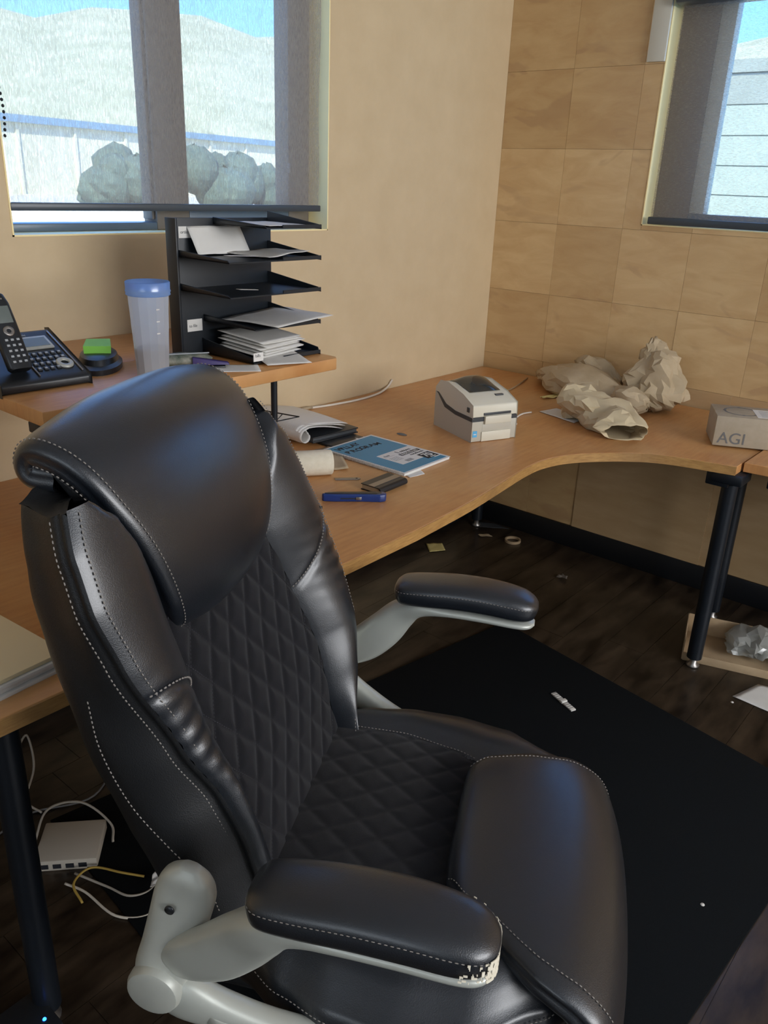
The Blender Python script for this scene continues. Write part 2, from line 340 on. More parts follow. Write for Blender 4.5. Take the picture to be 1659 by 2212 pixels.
struct(box('ceiling', 'ceil', None, -6.66, 0.17, -6.16, 0.16, 2.8, 2.9))
# floor: planks as a row of long boards
fl = struct(box('floor', 'floor', None, -6.66, 0.17, -6.16, 0.16, -0.1, -0.002))
pm = None
rows = []
yy = -0.0; k = 0
for k in range(0, 24):
    y1 = -0.13*k; y0 = y1 - 0.1285
    xs = [-3.2, -3.2 + random.uniform(0.5, 1.2), -0.9 + random.uniform(-0.5, 0.3), -0.0]
    for a, b in zip(xs, xs[1:]):
        if b - a < 0.15: continue
        me = bpy.data.meshes.new('floor_board'); q = MB().box(a + 0.0008, b - 0.0008, y0, y1, -0.008, 0.0); me.from_pydata(q.v, [], q.f); me.materials.append(M['floor'])
        o = bpy.data.objects.new('floor_board', me); C.objects.link(o); o.parent = fl
# window reveals (part of the setting)
def reveal(name, h, axis, depth):
    mb = MB(); t = 0.004
    def bx(a0, a1, z0, z1):
        if axis == 'x': mb.box(a0, a1, -0.002, depth, z0, z1)
        else: mb.box(-0.002, depth, a0, a1, z0, z1)
    bx(h[0], h[0]+t, h[2], h[3]); bx(h[1]-t, h[1], h[2], h[3]); bx(h[0], h[1], h[2], h[2]+t); bx(h[0], h[1], h[3]-t, h[3])
    return struct(mb.build(name, 'jamb'))
reveal('trim_1', HA, 'x', 0.16); reveal('trim_2', HB, 'y', 0.16)
# window 1 (left wall)
w1 = bpy.data.objects.new('window_1', None); C.objects.link(w1); w1.location = (-1.58, 0.1, 1.33); struct(w1)
def wpart(name, mt, par, x0, x1, y0, y1, z0, z1, bevel=0.003):
    l = par.location; return box(name, mt, par, x0-l.x, x1-l.x, y0-l.y, y1-l.y, z0-l.z, z1-l.z, bevel=bevel)
wpart('mullion', 'frame', w1, -1.645, -1.53, 0.085, 0.15, 1.333, 2.345)
wpart('mullion_bead', 'frame', w1, -1.655, -1.646, 0.095, 0.14, 1.36, 2.345)
wpart('side_frame', 'frame', w1, -1.127, -1.034, 0.085, 0.15, 1.333, 2.345)
wpart('side_frame', 'frame', w1, -2.116, -2.085, 0.085, 0.15, 1.333, 2.345)
wpart('bottom_rail', 'rail', w1, -2.085, -1.645, 0.085, 0.15, 1.332, 1.353)
wpart('bottom_rail', 'rail', w1, -1.53, -1.127, 0.085, 0.15, 1.332, 1.392)
wpart('latch', 'frame', w1, -1.135, -1.125, 0.07, 0.085, 1.50, 1.53)
wpart('glass_pane', 'glass', w1, -2.085, -1.655, 0.118, 0.122, 1.353, 2.345, 0)
wpart('glass_pane', 'glass', w1, -1.53, -1.127, 0.118, 0.122, 1.392, 2.345, 0)
# window 2 (right wall)
w2 = bpy.data.objects.new('window_2', None); C.objects.link(w2); w2.location = (0.1, -1.2, 1.37); struct(w2)
wpart('side_frame', 'frame', w2, 0.085, 0.15, -0.79, -0.657, 1.378, 2.195)
wpart('side_frame', 'frame', w2, 0.085, 0.15, -1.745, -1.70, 1.378, 2.195)
wpart('sash_stile', 'whitem', w2, 0.09, 0.14, -0.845, -0.79, 1.42, 2.195)
wpart('bottom_rail', 'rail', w2, 0.085, 0.15, -1.70, -0.79, 1.378, 1.42)
wpart('top_rail', 'rail', w2, 0.085, 0.15, -1.70, -0.79, 2.15, 2.195)
wpart('glass_pane', 'glass', w2, 0.118, 0.122, -1.70, -0.845, 1.42, 2.15, 0)

# ------------------------------------------------------------------ roller blinds
b1 = thing('roller_blind', 'wide screen-fabric roller blind over the mullioned window on the cream wall', 'blind', (-1.58, 0.004, 1.39))
mb = MB(); rows = []
for i in range(41):
    rr = []
    for j in range(21):
        z = 1.40 + 0.93*j/20; x0 = -2.112 + 0.004*math.sin(j); x = x0 + (-1.068 - x0 + 0.003*math.sin(j*0.7))*i/40
        rr.append((x + 1.58, 0.003*math.sin(i*0.35 + j*0.2), z - 1.39))
    rows.append(rr)
MB().grid(rows).build('screen_fabric', 'blindA', b1, smooth=True)
box('bottom_bar', 'bar', b1, -0.537, 0.513, -0.008, 0.006, -0.003, 0.016, bevel=0.003)
MB().tube([(-0.53, 0.0, 0.93), (0.505, 0.0, 0.93)], 0.02, 16).build('roller_tube', 'bar', b1, smooth=True)
mb = MB()
for i in range(60):
    z = 0.16 + i*0.0125; a = i*2.4
    mb.lathe([(0.0001, -0.004), (0.0035, -0.002), (0.0035, 0.002), (0.0001, 0.004)], 0, 0, 6, Matrix.Translation((-0.532 + 0.004*math.sin(i*0.4), -0.012, z)))
cc = mb.build('pull_chain', 'blackm', b1, smooth=True)
b2 = thing('roller_blind', 'screen-fabric roller blind with dark cassette on the wood-panelled wall', 'blind', (-0.002, -1.2, 1.38))
rows = [[(0.002*math.sin(i*0.5), -0.54 + 1.045*i/30, 0.02 + 0.70*j/16) for j in range(17)] for i in range(31)]
rows = [[(p[0], p[1] if i < 30 else 0.516 - 0.006*j/16, p[2]) for j, p in enumerate(r)] for i, r in enumerate(rows)]
MB().grid(rows).build('screen_fabric', 'blindB', b2, smooth=True)
box('bottom_bar', 'bar', b2, -0.010, 0.008, -0.54, 0.522, -0.002, 0.024, bevel=0.004)
box('cassette', 'bar', b2, -0.05, 0.05, -0.55, 0.522, 0.705, 0.80, bevel=0.008)

# ------------------------------------------------------------------ maple panels on the right wall
px_ = 0.009
def panel(y0, y1, z0, z1, mt='maple', proud=None):
    p = random.uniform(-0.0007, 0.0007) if proud is None else proud
    g = 0.0004
    me = bpy.data.meshes.new('panel'); q = MB().box(-0.0 + p, 0.010, y0 + g, y1 - g, z0 + g, z1 - g)
    me.from_pydata(q.v, [], q.f); me.materials.append(M[mt]); o = bpy.data.objects.new('panel', me); C.objects.link(o)
    me.transform(Matrix.Translation((0, -(y0+y1)/2, -(z0+z1)/2))); o.parent = wb; o.location = (-px_, (y0+y1)/2, (z0+z1)/2)
cols0 = [0, -0.296, -0.578, -0.85, -1.13, -1.41, -1.69, -1.97, -2.25]
zr = [0.797 + 0.279*k for k in range(8)]
for k in range(len(zr)-1):
    z0, z1 = zr[k], min(zr[k+1], 2.8)
    for a, b in zip(cols0, cols0[1:]):
        y1, y0 = a, b
        for (ya, yb, za, zb) in [(y0, y1, z0, z1)]:
            # clip against window opening
            if yb <= HB[0] or ya >= HB[1] or zb <= HB[2] or za >= HB[3]:
                panel(ya, yb, za, zb); continue
            if yb > HB[1] + 0.004: panel(HB[1], yb, za, zb)
            if ya < HB[0] - 0.004: panel(ya, HB[0], za, zb)
            ca, cb_ = max(ya, HB[0]), min(yb, HB[1])
            if za < HB[2] - 0.004: panel(ca, cb_, za, HB[2])
            if zb > HB[3] + 0.004: panel(ca, cb_, HB[3], zb)
panel(-0.30, 0, 0.1, 0.797, 'maple', 0.0); panel(-0.535, -0.30, 0.1, 0.797, 'maple', 0.001)
panel(-1.105, -0.535, 0.1, 0.797, 'ply', -0.004); panel(-1.7, -1.105, 0.1, 0.797, 'ply', 0.0); panel(-2.3, -1.7, 0.1, 0.797, 'ply', 0.0)
for k in range(4): panel(-2.9-0.28*0, -2.3, 0.1 + 0.6*k, 0.7 + 0.6*k, 'maple')
struct(box('baseboard_right', 'baseb', None, -0.008, 0.0, -2.9, -0.0, 0.0, 0.10, bevel=0.002))
struct(box('baseboard_left', 'baseb', None, -6.5, -0.008, -0.008, 0.0, 0.0, 0.10, bevel=0.002))
tr = struct(box('trim_3', 'whitem', None, -0.016, -0.004, -0.654, -0.588, 1.918, 2.45, bevel=0.002))

# ------------------------------------------------------------------ outside
hl = []
for i in range(61):
    r_ = []
    for j in range(9):
        ang = math.radians(-40 + 190*i/60); dist = 90 + 22*j
        h = (j/8.0)**0.85*(45 - 6.0*math.exp(-((i-34)/3.2)**2) + 2.6*math.sin(i*0.62+0.4) + 1.8*math.sin(i*1.5 + 1) + 1.0*math.sin(i*2.9)) - 1.5
        r_.append((dist*math.cos(ang), dist*math.sin(ang), h))
    hl.append(r_)
hill = MB().grid(hl).build('hillside', 'hill', None, smooth=True); tag(hill, 'long scrub-covered hillside rising beyond the window', 'hill'); hill['kind'] = 'structure'
gr = MB().grid([[(-30 + 20*i, 0.6 + 14*j, -0.35) for j in range(12)] for i in range(14)]).build('ground', 'dirt'); gr['kind'] = 'structure'
wh = thing('warehouse', 'long white metal building with blue roof edge seen through the left window', 'building', (0, 0, -0.35))
A_ = Vector((-9.0, 58.0, 0)); B_ = Vector((58.0, 70.0, 0)); dd = (B_-A_).normalized(); nn = Vector((-dd.y, dd.x, 0))
mtx = Matrix((dd, nn, Vector((0, 0, 1)))).transposed().to_4x4(); mtx.translation = A_
MB().box(0, 98, 0, 10, 0, 5.2, mtx).build('wall', 'ware', wh); MB().box(-0.5, 98.5, -0.4, 10.4, 5.2, 5.75, mtx).build('roof_edge', 'fascia', wh)
for k in range(17): MB().box(2 + 5.6*k, 2.25 + 5.6*k, -0.15, 0.0, 0, 5.2, mtx).build('wall_rib', 'ware', wh)
def bush(label, loc, rx, rz, n):
    t = thing('shrub', label, 'shrub', loc); mb = MB(); rnd = random.Random(n)
    for q in range(14):
        cx, cy, cz = rnd.uniform(-rx, rx)*0.75, rnd.uniform(-1, 1), rz*rnd.uniform(0.25, 0.72)*1.0; r = rz*rnd.uniform(0.28, 0.45)
        rows = []
        for i in range(9):
            th = pi*i/8
            rows.append([(cx + r*math.sin(th)*math.cos(2*pi*j/12)*(1 + 0.18*rnd.uniform(-1, 1)), cy + r*math.sin(th)*math.sin(2*pi*j/12), cz + r*math.cos(th)*(1 + 0.1*rnd.uniform(-1, 1))) for j in range(12)])
        mb.grid(rows, close_v=True)
    mb.build('foliage', 'shrub', t, smooth=False); MB().tube([(0, 0, 0), (0, 0, rz*0.5)], 0.12, 6).build('trunk', 'wood2', t)
bush('dark rounded shrub outside, seen through the left pane beside the mullion', (26.6, 42, -0.35), 2.9, 3.1, 3)
bush('dark wide shrub outside, seen through the right pane of the mullioned window', (34.6, 43, -0.35), 5.0, 3.2, 5)
nb = thing('neighbouring_building', 'pale green sided building outside the window on the panelled wall', 'building', (9, -2, -0.35))
box('wall', 'siding', nb, 0, 6, -9, 9, 0, 3.35)
for k in range(9):
    box('siding_board', 'siding' if k not in (3, 8) else 'siding2', nb, -0.03, 0.0, -9, 9, 0.02 + 0.37*k, 0.02 + 0.37*k + 0.355)
box('roof_trim', 'siding2', nb, -0.06, 6, -9.1, 9.1, 3.35, 3.5)

# ------------------------------------------------------------------ desks
wt = thing('corner_desk', 'curved beech corner desk running along both walls', 'desk', (-1.0, -0.5, 0))
arc = [(-1.98, -0.962), (-1.709, -0.958), (-1.50, -0.944), (-1.379, -0.931), (-1.238, -0.913), (-1.131, -0.900), (-1.033, -0.897), (-0.938, -0.918), (-0.859, -0.962), (-0.78, -1.027), (-0.715, -1.101), (-0.677, -1.186), (-0.656, -1.276), (-0.640, -1.345)]
sm = [(p.x, p.y) for p in catmull([(a[0], a[1], 0) for a in arc[1:]], 4)]
poly = [(-3.6, -0.0015), (-3.6, -0.962), (-1.98, -0.962)] + sm + [(-0.01, -1.345), (-0.01, -0.0015)]
poly = [(a + 1.0, b + 0.5) for a, b in poly]
n_ = len(poly)
# top slab with its own edge band (front)
MB().prism(poly, 0.702, 0.73).build('worktop', 'desk', wt, bevel=0.0015, seg=1)
ed = poly[1:-2]; mb = MB(); rows = []
for i, p in enumerate(ed):
    a = Vector(ed[max(i-1, 0)]); b = Vector(ed[min(i+1, len(ed)-1)]); t = (b-a).normalized(); nrm = Vector((t.y, -t.x))
    rows.append([(p[0] + nrm.x*d, p[1] + nrm.y*d, z) for d, z in ((0.0, 0.7015), (0.002, 0.7015), (0.0022, 0.7285), (0.0, 0.7295))])
mb.grid(rows).build('edge_band', 'deskedge', wt)
def leg(par, x, y, top=0.66, name='leg'):
    l = MB().tube([(x, y, 0.035), (x, y, top)], 0.0245, 20).build(name, 'blackm', par, smooth=True, angle=0.6)
    MB().lathe([(0.0001, 0), (0.02, 0), (0.022, 0.008), (0.012, 0.014), (0.012, 0.036), (0.0001, 0.036)], x, y, 16).build('foot', 'steel', l, smooth=True)
leg(wt, -0.597+1.0, -1.325+0.5); leg(wt, -0.21+1, -1.25+0.5)
box('cross_beam', 'blackm', wt, 0.36, 0.93, -0.83, -0.76, 0.655, 0.70, bevel=0.004)
box('bracket', 'blackm', wt, 0.355, 0.45, -0.87, -0.775, 0.668, 0.7015, bevel=0.006)
box('cross_beam', 'blackm', wt, -2.6, 0.7, -0.20, -0.16, 0.66, 0.70, bevel=0.004)
leg(wt, -2.678+1.0, -0.885+0.5, 0.70); leg(wt, -2.678+1, -0.2+0.5, 0.70); leg(wt, -0.1+1, -0.1+0.5, 0.70)
d2 = thing('side_desk', 'second beech desk butting against the end of the curved corner desk', 'desk', (-0.3, -1.7, 0))
MB().prism([(-0.596+0.3, -1.352+1.7), (-0.02+0.3, -1.352+1.7), (-0.02+0.3, -2.3+1.7), (-0.50+0.3, -2.3+1.7)], 0.705, 0.735).build('worktop', 'desk', d2, bevel=0.0015, seg=1)
box('cross_beam', 'blackm', d2, -0.22, 0.25, 0.24, 0.29, 0.645, 0.704, bevel=0.004)
leg(d2, 0.2, 0.10, 0.70); leg(d2, -0.12, -0.40, 0.70); leg(d2, 0.2, -0.5, 0.70)
# riser shelf
RZ = 1.067
rs = thing('desk_riser', 'raised beech shelf standing on the desk against the cream wall', 'shelf', (-2.0, -0.3, 0.73))
MB().prism([(-0.407, -0.02), (0.394, -0.02), (0.394, 0.2985), (-0.407, 0.2985)], 0.307, 0.337).build('back_board', 'desk', rs, bevel=0.003)
MB().prism([(-0.407, -0.305), (0.380, -0.305), (0.394, -0.29), (0.394, -0.021), (-0.407, -0.021)], 0.307, 0.337).build('front_board', 'desk', rs, bevel=0.003)
for x in (-0.375, 0.262):
    MB().tube([(x, -0.20 if x > 0 else -0.27, 0.0), (x, -0.20 if x > 0 else -0.27, 0.307)], 0.0085, 12).build('post', 'blackm', rs, smooth=True, angle=0.6)
    MB().tube([(x, 0.25, 0.0), (x, 0.25, 0.307)], 0.0085, 12).build('post', 'blackm', rs, smooth=True, angle=0.6)
box('bracket', 'blackm', rs, -0.405, -0.36, -0.285, -0.24, 0.285, 0.307, bevel=0.003)

# ------------------------------------------------------------------ floor mat
mp_ = [(-0.800, -0.700), (-1.015, -1.862), (-2.55, -1.755), (-2.42, -0.42)]
cx_, cy_ = -1.7, -1.2
fm = MB().prism([(a-cx_, b-cy_) for a, b in mp_], 0.0, 0.006).build('floor_mat', 'mat', None, loc=(cx_, cy_, 0), bevel=0.002)
tag(fm, 'black carpet mat on the dark floor under the office chair', 'mat')

# ------------------------------------------------------------------ OFFICE CHAIR (local x forward, y towards the far arm)
th = math.radians(27.3)
ch = thing('office_chair', 'large black leather office chair with quilted back and silver flip-up arms', 'chair', (-2.370, -1.223, 0.0), th - pi/2)
NV, NZ = 0.946, 0.3236
def BP(u, h, d):
    lum = 0.010*math.exp(-((h-0.68)/0.09)**2)
    v = 0.02 - 0.342*(h-0.55); return Vector((v + NV*(d+lum), u, h + NZ*(d+lum)))
qi_t = [(0.48, 0.185), (0.58, 0.195), (0.70, 0.212), (0.82, 0.205), (0.92, 0.180), (1.05, 0.165), (1.16, 0.15)]
won_t = [(0.48, 0.225), (0.55, 0.238), (0.63, 0.246), (0.73, 0.262), (0.82, 0.290), (0.95, 0.328), (1.02, 0.338), (1.08, 0.331), (1.15, 0.308)]
wof_t = [(0.48, 0.17), (0.55, 0.215), (0.62, 0.275), (0.70, 0.325), (0.80, 0.350), (0.89, 0.346), (0.98, 0.322), (1.05, 0.300), (1.09, 0.262), (1.15, 0.215)]
wsn_t = [(0.48, 0.25), (0.55, 0.285), (0.63, 0.300), (0.73, 0.306), (0.85, 0.318), (0.95, 0.320), (1.02, 0.315), (1.07, 0.306), (1.12, 0.290), (1.16, 0.262)]
wsf_t = [(0.48, 0.16), (0.55, 0.205), (0.62, 0.265), (0.70, 0.315), (0.80, 0.340), (0.89, 0.336), (0.98, 0.312), (1.05, 0.290), (1.09, 0.252), (1.15, 0.205)]
rd_t = [(0.48, 0.10), (0.60, 0.115), (0.70, 0.125), (0.80, 0.115), (0.90, 0.10), (1.0, 0.088), (1.10, 0.066), (1.15, 0.045)]
def qi(h): return interp(qi_t, h)
def wo(h, s): return interp(won_t if s < 0 else wof_t, h)
def ws(h, s): return interp(wsn_t if s < 0 else wsf_t, h)
def kb(h): return interp([(0.48, 0.55), (0.62, 0.8), (0.75, 1.0), (1.2, 1.0)], h)
def quilt_d(u, h):
    du, dh = 0.064, 0.082
    a = (u/du + h/dh); b = (u/du - h/dh)
    ga = abs(a - round(a)); gb = abs(b - round(b)); g = min(ga, gb)
    return 0.0042*(1 - math.exp(-(g/0.16)**1.4)) - 0.0021
rows = []
for i in range(151):
    h = 0.47 + 0.53*i/150; r = []
    for j in range(121):
        u = qi(h)*1.02*(-1 + 2*j/120); ee = abs(u)/qi(h)
        r.append(BP(u, h, quilt_d(u, h) - 0.004*ee**6))
    rows.append(r)
qp = MB().grid(rows).build('quilted_panel', 'quilt', ch, smooth=True); qp['label'] = 'black cloth back panel quilted in diamonds'
mbq = MB()
for sgn in (1, -1):
    for kk in range(-10, 28):
        pts = []
        for i in range(60):
            h = 0.50 + 0.47*i/59; u = 0.064*(kk - 7 - sgn*h/0.082)
            if abs(u) < qi(h)*0.985: pts.append(BP(u, h, -0.0022))
            else:
                if len(pts) > 3: stitches(mbq, pts, r=0.0006, dash=0.004, gap=0.0015)
                pts = []
        if len(pts) > 3: stitches(mbq, pts, r=0.0006, dash=0.004, gap=0.0015)
qs = mbq.build('quilt_stitching', 'threadD', qp, recalc=False); qs['kind'] = 'stuff'
def bol_d(t, h): return (0.036*t + 0.034*max(math.sin(pi*t), 0)**0.75)*(kb(h)*0.8 + 0.2) - 0.004*(1-t)
def seam_h(t, s): # cross seam on bolster, t 0 inner -> 1 outer
    return (0.905 - 0.005*t) - 0.075*(1-t)**2.2 if s < 0 else 0.80 + 0.10*t
ub_t = [(0.90, 0.165), (0.93, 0.180), (0.99, 0.202), (1.046, 0.228), (1.098, 0.258), (1.117, 0.280), (1.14, 0.300)]
def hmx(t): return 1.130
for s in (-1, 1):
    rows = []
    for i in range(141):
        r = []
        for j in range(31):
            t = j/30; h = 0.47 + (hmx(t) - 0.47)*i/140; a, b = qi(h), wo(h, s); u = s*(a + (b-a)*t)
            d = bol_d(t, h)
            dh = h - seam_h(t, s); d += -0.004*math.exp(-(dh/0.006)**2)
            if h > 0.90: q_ = min(max((interp(ub_t, h) - abs(u))/0.045, 0), 1); d -= 0.085*q_*q_*(3-2*q_)*min((h-0.90)/0.06, 1)
            # leather folds below the cross seam and low down
            fold = math.exp(-((h-0.82)/0.07)**2)*(t**1.5)
            d += 0.0022*fold*math.sin(h*230 + 6*t) + 0.0012*math.sin(pi*t)*noise.noise(Vector((u*14, h*10, s)))*2
            
            r.append(BP(u, h, d))
        rows.append(r)
    MB().grid(rows).build('side_bolster', 'leather', ch, smooth=True)
# shell: sides and rear in one
rows = []
for i in range(80):
    h = 0.47 + 0.658*i/79; r = []
    def side(s):
        o, w_, rd = wo(h, s), ws(h, s), interp(rd_t, h); d0 = bol_d(1, h)
        dv = min(h - 0.45, 0.03)
        return [(s*o, d0), (s*(o+0.004), d0-0.006), (s*(o-0.004), d0-0.012), (s*(o+0.004), d0-0.018), (s*(w_*0.6+o*0.4+0.006), -0.005), (s*(w_+0.002), -0.03), (s*(w_+0.002), -0.3*rd-0.025), (s*(w_-0.012), -0.80*rd), (s*(w_-0.04), -0.97*rd), (s*(w_-0.10), -1.06*rd)]
    sec = side(-1) + [(0, -1.12*interp(rd_t, h))] + side(1)[::-1]
    hx = lambda d: 0.47 + (h-0.47)*(1 + 0.040*min(max((-d-0.005)/0.06, 0), 1))
    rows.append([BP(u, hx(d), d) for u, d in sec])
# cap top and bottom
tr_ = rows[-1]
for sg_, seq in ((-1, tr_[:10]), (1, tr_[-10:])):
    inn = BP(sg_*0.185, 1.125, -0.045); mb = MB(); mb.grid([seq, [p.lerp(inn, 0.35) + Vector((0, 0, 0.004)) for p in seq], [p.lerp(inn, 0.7) for p in seq], [inn]*len(seq)]); mb.build('shoulder_cap', 'leather_side', ch, smooth=True)
top = rows[-1]; c_ = sum(top, Vector())/len(top); pass
bot = rows[0]; c_ = sum(bot, Vector())/len(bot); rows = [[c_ + Vector((0, 0, -0.01))]*len(bot), [p*0.7 + c_*0.3 + Vector((0, 0, -0.008)) for p in bot]] + rows
sh = MB().grid(rows).build('back_shell', 'leather_side', ch, smooth=True, sub=1)
# stitching on the back
mbs = MB()
for s in (-1, 1):
    hs = [0.49 + 0.635*i/160 for i in range(161)]
    stitches(mbs, [BP(s*(wo(h, s)-0.010), h, bol_d(0.93, h) + 0.0012) for h in hs])
    stitches(mbs, [BP(s*(wo(h, s) + 0.0055), h, bol_d(1, h)-0.0195) for h in hs])
    cs = [(s*(qi(seam_h(t, s)) + (wo(seam_h(t, s), s)-qi(seam_h(t, s)))*t), seam_h(t, s) + 0.006, bol_d(t, seam_h(t, s)) + 0.001) for t in [k/30 for k in range(31)]]
    stitches(mbs, [BP(*c) for c in cs], r=0.0014)
stitches(mbs, [(v, -0.307, z) for v, z in []] or [Vector((0, 0, 0)), Vector((0, 0, 0))])
wing = catmull([(-0.140, -0.322, 0.905), (-0.130, -0.322, 0.836), (-0.100, -0.317, 0.757), (-0.054, -0.312, 0.694), (-0.012, -0.306, 0.643), (0.004, -0.300, 0.59)], 12)
stitches(mbs, wing)
st = mbs.build('stitching', 'thread', ch, recalc=False); st['kind'] = 'stuff'
# headrest
HR = [(-0.155, 0.925, 0.150), (-0.118, 0.913, 0.158), (-0.100, 0.925, 0.163), (-0.094, 0.965, 0.180), (-0.100, 1.02, 0.198), (-0.115, 1.07, 0.213), (-0.138, 1.115, 0.227), (-0.162, 1.150, 0.236), (-0.188, 1.172, 0.240), (-0.215, 1.184, 0.242), (-0.238, 1.187, 0.242), (-0.256, 1.179, 0.241), (-0.266, 1.160, 0.240), (-0.263, 1.140, 0.240), (-0.247, 1.126, 0.240), (-0.215, 1.122, 0.236)]
hp = catmull(HR, 5); rows = []; edge_pts = [[], []]; edge_pts2 = [[], []]
for i, p in enumerate(hp):
    t = (hp[min(i+1, len(hp)-1)] - hp[max(i-1, 0)]); t.z, t.y = t.z, t.y
    tv, tz = t.x, t.y; L_ = math.hypot(tv, tz); nv, nz = tz/L_, -tv/L_   # outward normal
    w_ = p.z; thick = 0.05 if i < 45 else 0.03
    def PT(u, d):
        return Vector((p.x + nv*d, u, p.y + nz*d))
    sec = [(-(w_-0.020), -0.037), (-(w_-0.008), -0.034), (-(w_-0.001), -0.025), (-(w_-0.005), -0.019), (-(w_), -0.012), (-(w_-0.004), -0.003), (-(w_-0.012), 0.001)]
    n2 = 24
    mid = []
    for k in range(1, n2):
        s_ = -1 + 2*k/n2; u = s_*(w_-0.014); f = 1 - abs(s_)**2.4
        mid.append((u, 0.002 + 0.019*f + 0.0015*noise.noise(Vector((u*9, i*0.09, 2.1)))))
    far = [(-a, b) for a, b in sec[::-1]]
    row = []
    for u, d in sec + mid + far:
        # far lower corner is rounded, flap dips slightly towards near corner
        row.append(PT(u + (0.010 if u > 0 else 0.0)*0, d))
    rows.append(row)
    if 6 < i < len(hp)-8:
        edge_pts[0].append(PT(-(w_-0.013), 0.0022)); edge_pts[1].append(PT((w_-0.013), 0.0022)); edge_pts2[0].append(PT(-(w_-0.004), -0.030)); edge_pts2[1].append(PT((w_-0.004), -0.030))
hd = MB().grid(rows).build('headrest', 'leather', ch, smooth=True, sub=1)
for kk, nm_ in ((0, 'side_cap'), (-1, 'side_cap')):
    loop = [r[kk] for r in rows[3:]]; sy_ = -1 if kk == 0 else 1; cc0 = Vector((-0.215, sy_*0.236, 1.152))
    mb = MB(); mb.add(loop + [cc0], [(i_, i_+1, len(loop)) for i_ in range(len(loop)-1)] + [(len(loop)-1, 0, len(loop))]); mb.build(nm_, 'leather_side', hd)
mbs = MB()
for k in (0, 1): stitches(mbs, edge_pts[k]); stitches(mbs, edge_pts2[k])
i0 = 7; p = hp[i0]; stitches(mbs, [Vector((p.x + 0.004, -0.148 + 0.296*k/40, p.y + 0.002)) for k in range(41)])
hs_ = mbs.build('stitching', 'thread', hd, recalc=False); hs_['kind'] = 'stuff'

# seat ------------------------------------------------------------
sw_t = [(-0.05, 0.235), (0.02, 0.275), (0.085, 0.312), (0.16, 0.336), (0.24, 0.345), (0.336, 0.328), (0.43, 0.262), (0.475, 0.215)]
sq_t = [(-0.05, 0.175), (0.05, 0.20), (0.15, 0.205), (0.25, 0.185), (0.30, 0.165), (0.5, 0.15)]
def ztop(v): return 0.535 - 0.01*v
rows = []
for i in range(70):
    v = -0.05 + 0.525*i/69; w_ = interp(sw_t, v); q = interp(sq_t, v); r = []
    sec = [(-w_+0.05, 0.405), (-w_+0.012, 0.42), (-w_-0.002, 0.45), (-w_, 0.478), (-w_+0.003, 0.486), (-w_+0.006, 0.494)]
    for k in range(0, 41):
        s_ = -1 + 2*k/40; u = s_*(w_-0.010); au = abs(u)
        if au < q: z = ztop(v) + 0.000 - 0.006*(au/q)**4
        else:
            t = (au-q)/(w_-0.010-q); z = ztop(v) - 0.006 + 0.020*math.sin(pi*min(t*1.1, 1)) - 0.030*t**3
        sec.append((u, z))
    sec += [(w_-0.006, 0.494), (w_-0.003, 0.486), (w_, 0.478), (w_+0.002, 0.45), (w_-0.012, 0.42), (w_-0.05, 0.405)]
    rows.append([Vector((v, u, z)) for u, z in sec])
c0 = sum(rows[0], Vector())/len(rows[0]); c1 = sum(rows[-1], Vector())/len(rows[-1])
rows = [[c0]*len(rows[0])] + rows + [[c1]*len(rows[0])]
se = MB().grid(rows).build('seat_cushion', 'leather', ch, smooth=True)
box('seat_pan', 'black', ch, -0.04, 0.47, -0.25, 0.25, 0.385, 0.408, bevel=0.01)
rows = []
for i in range(101):
    v = -0.05 + 0.345*i/100; q = interp(sq_t, v)*1.0
    rows.append([Vector((v, q*(-1+2*j/110), ztop(v) + 0.0025 + quilt_d(q*(-1+2*j/110), v*1.0)*0.6 - 0.006*abs(-1+2*j/110)**4)) for j in range(111)])
sq = MB().grid(rows).build('quilted_seat_panel', 'quilt', ch, smooth=True)
mbs = MB()
for sg in (-1, 1):
    stitches(mbs, [(v, sg*(interp(sq_t, v)+0.004), ztop(v)-0.002) for v in [0.0 + 0.29*k/40 for k in range(41)]])
    stitches(mbs, [(v, sg*(interp(sw_t, v)+0.001), 0.482) for v in [-0.03 + 0.52*k/60 for k in range(61)]])
s1 = mbs.build('stitching', 'thread', se, recalc=False); s1['kind'] = 'stuff'
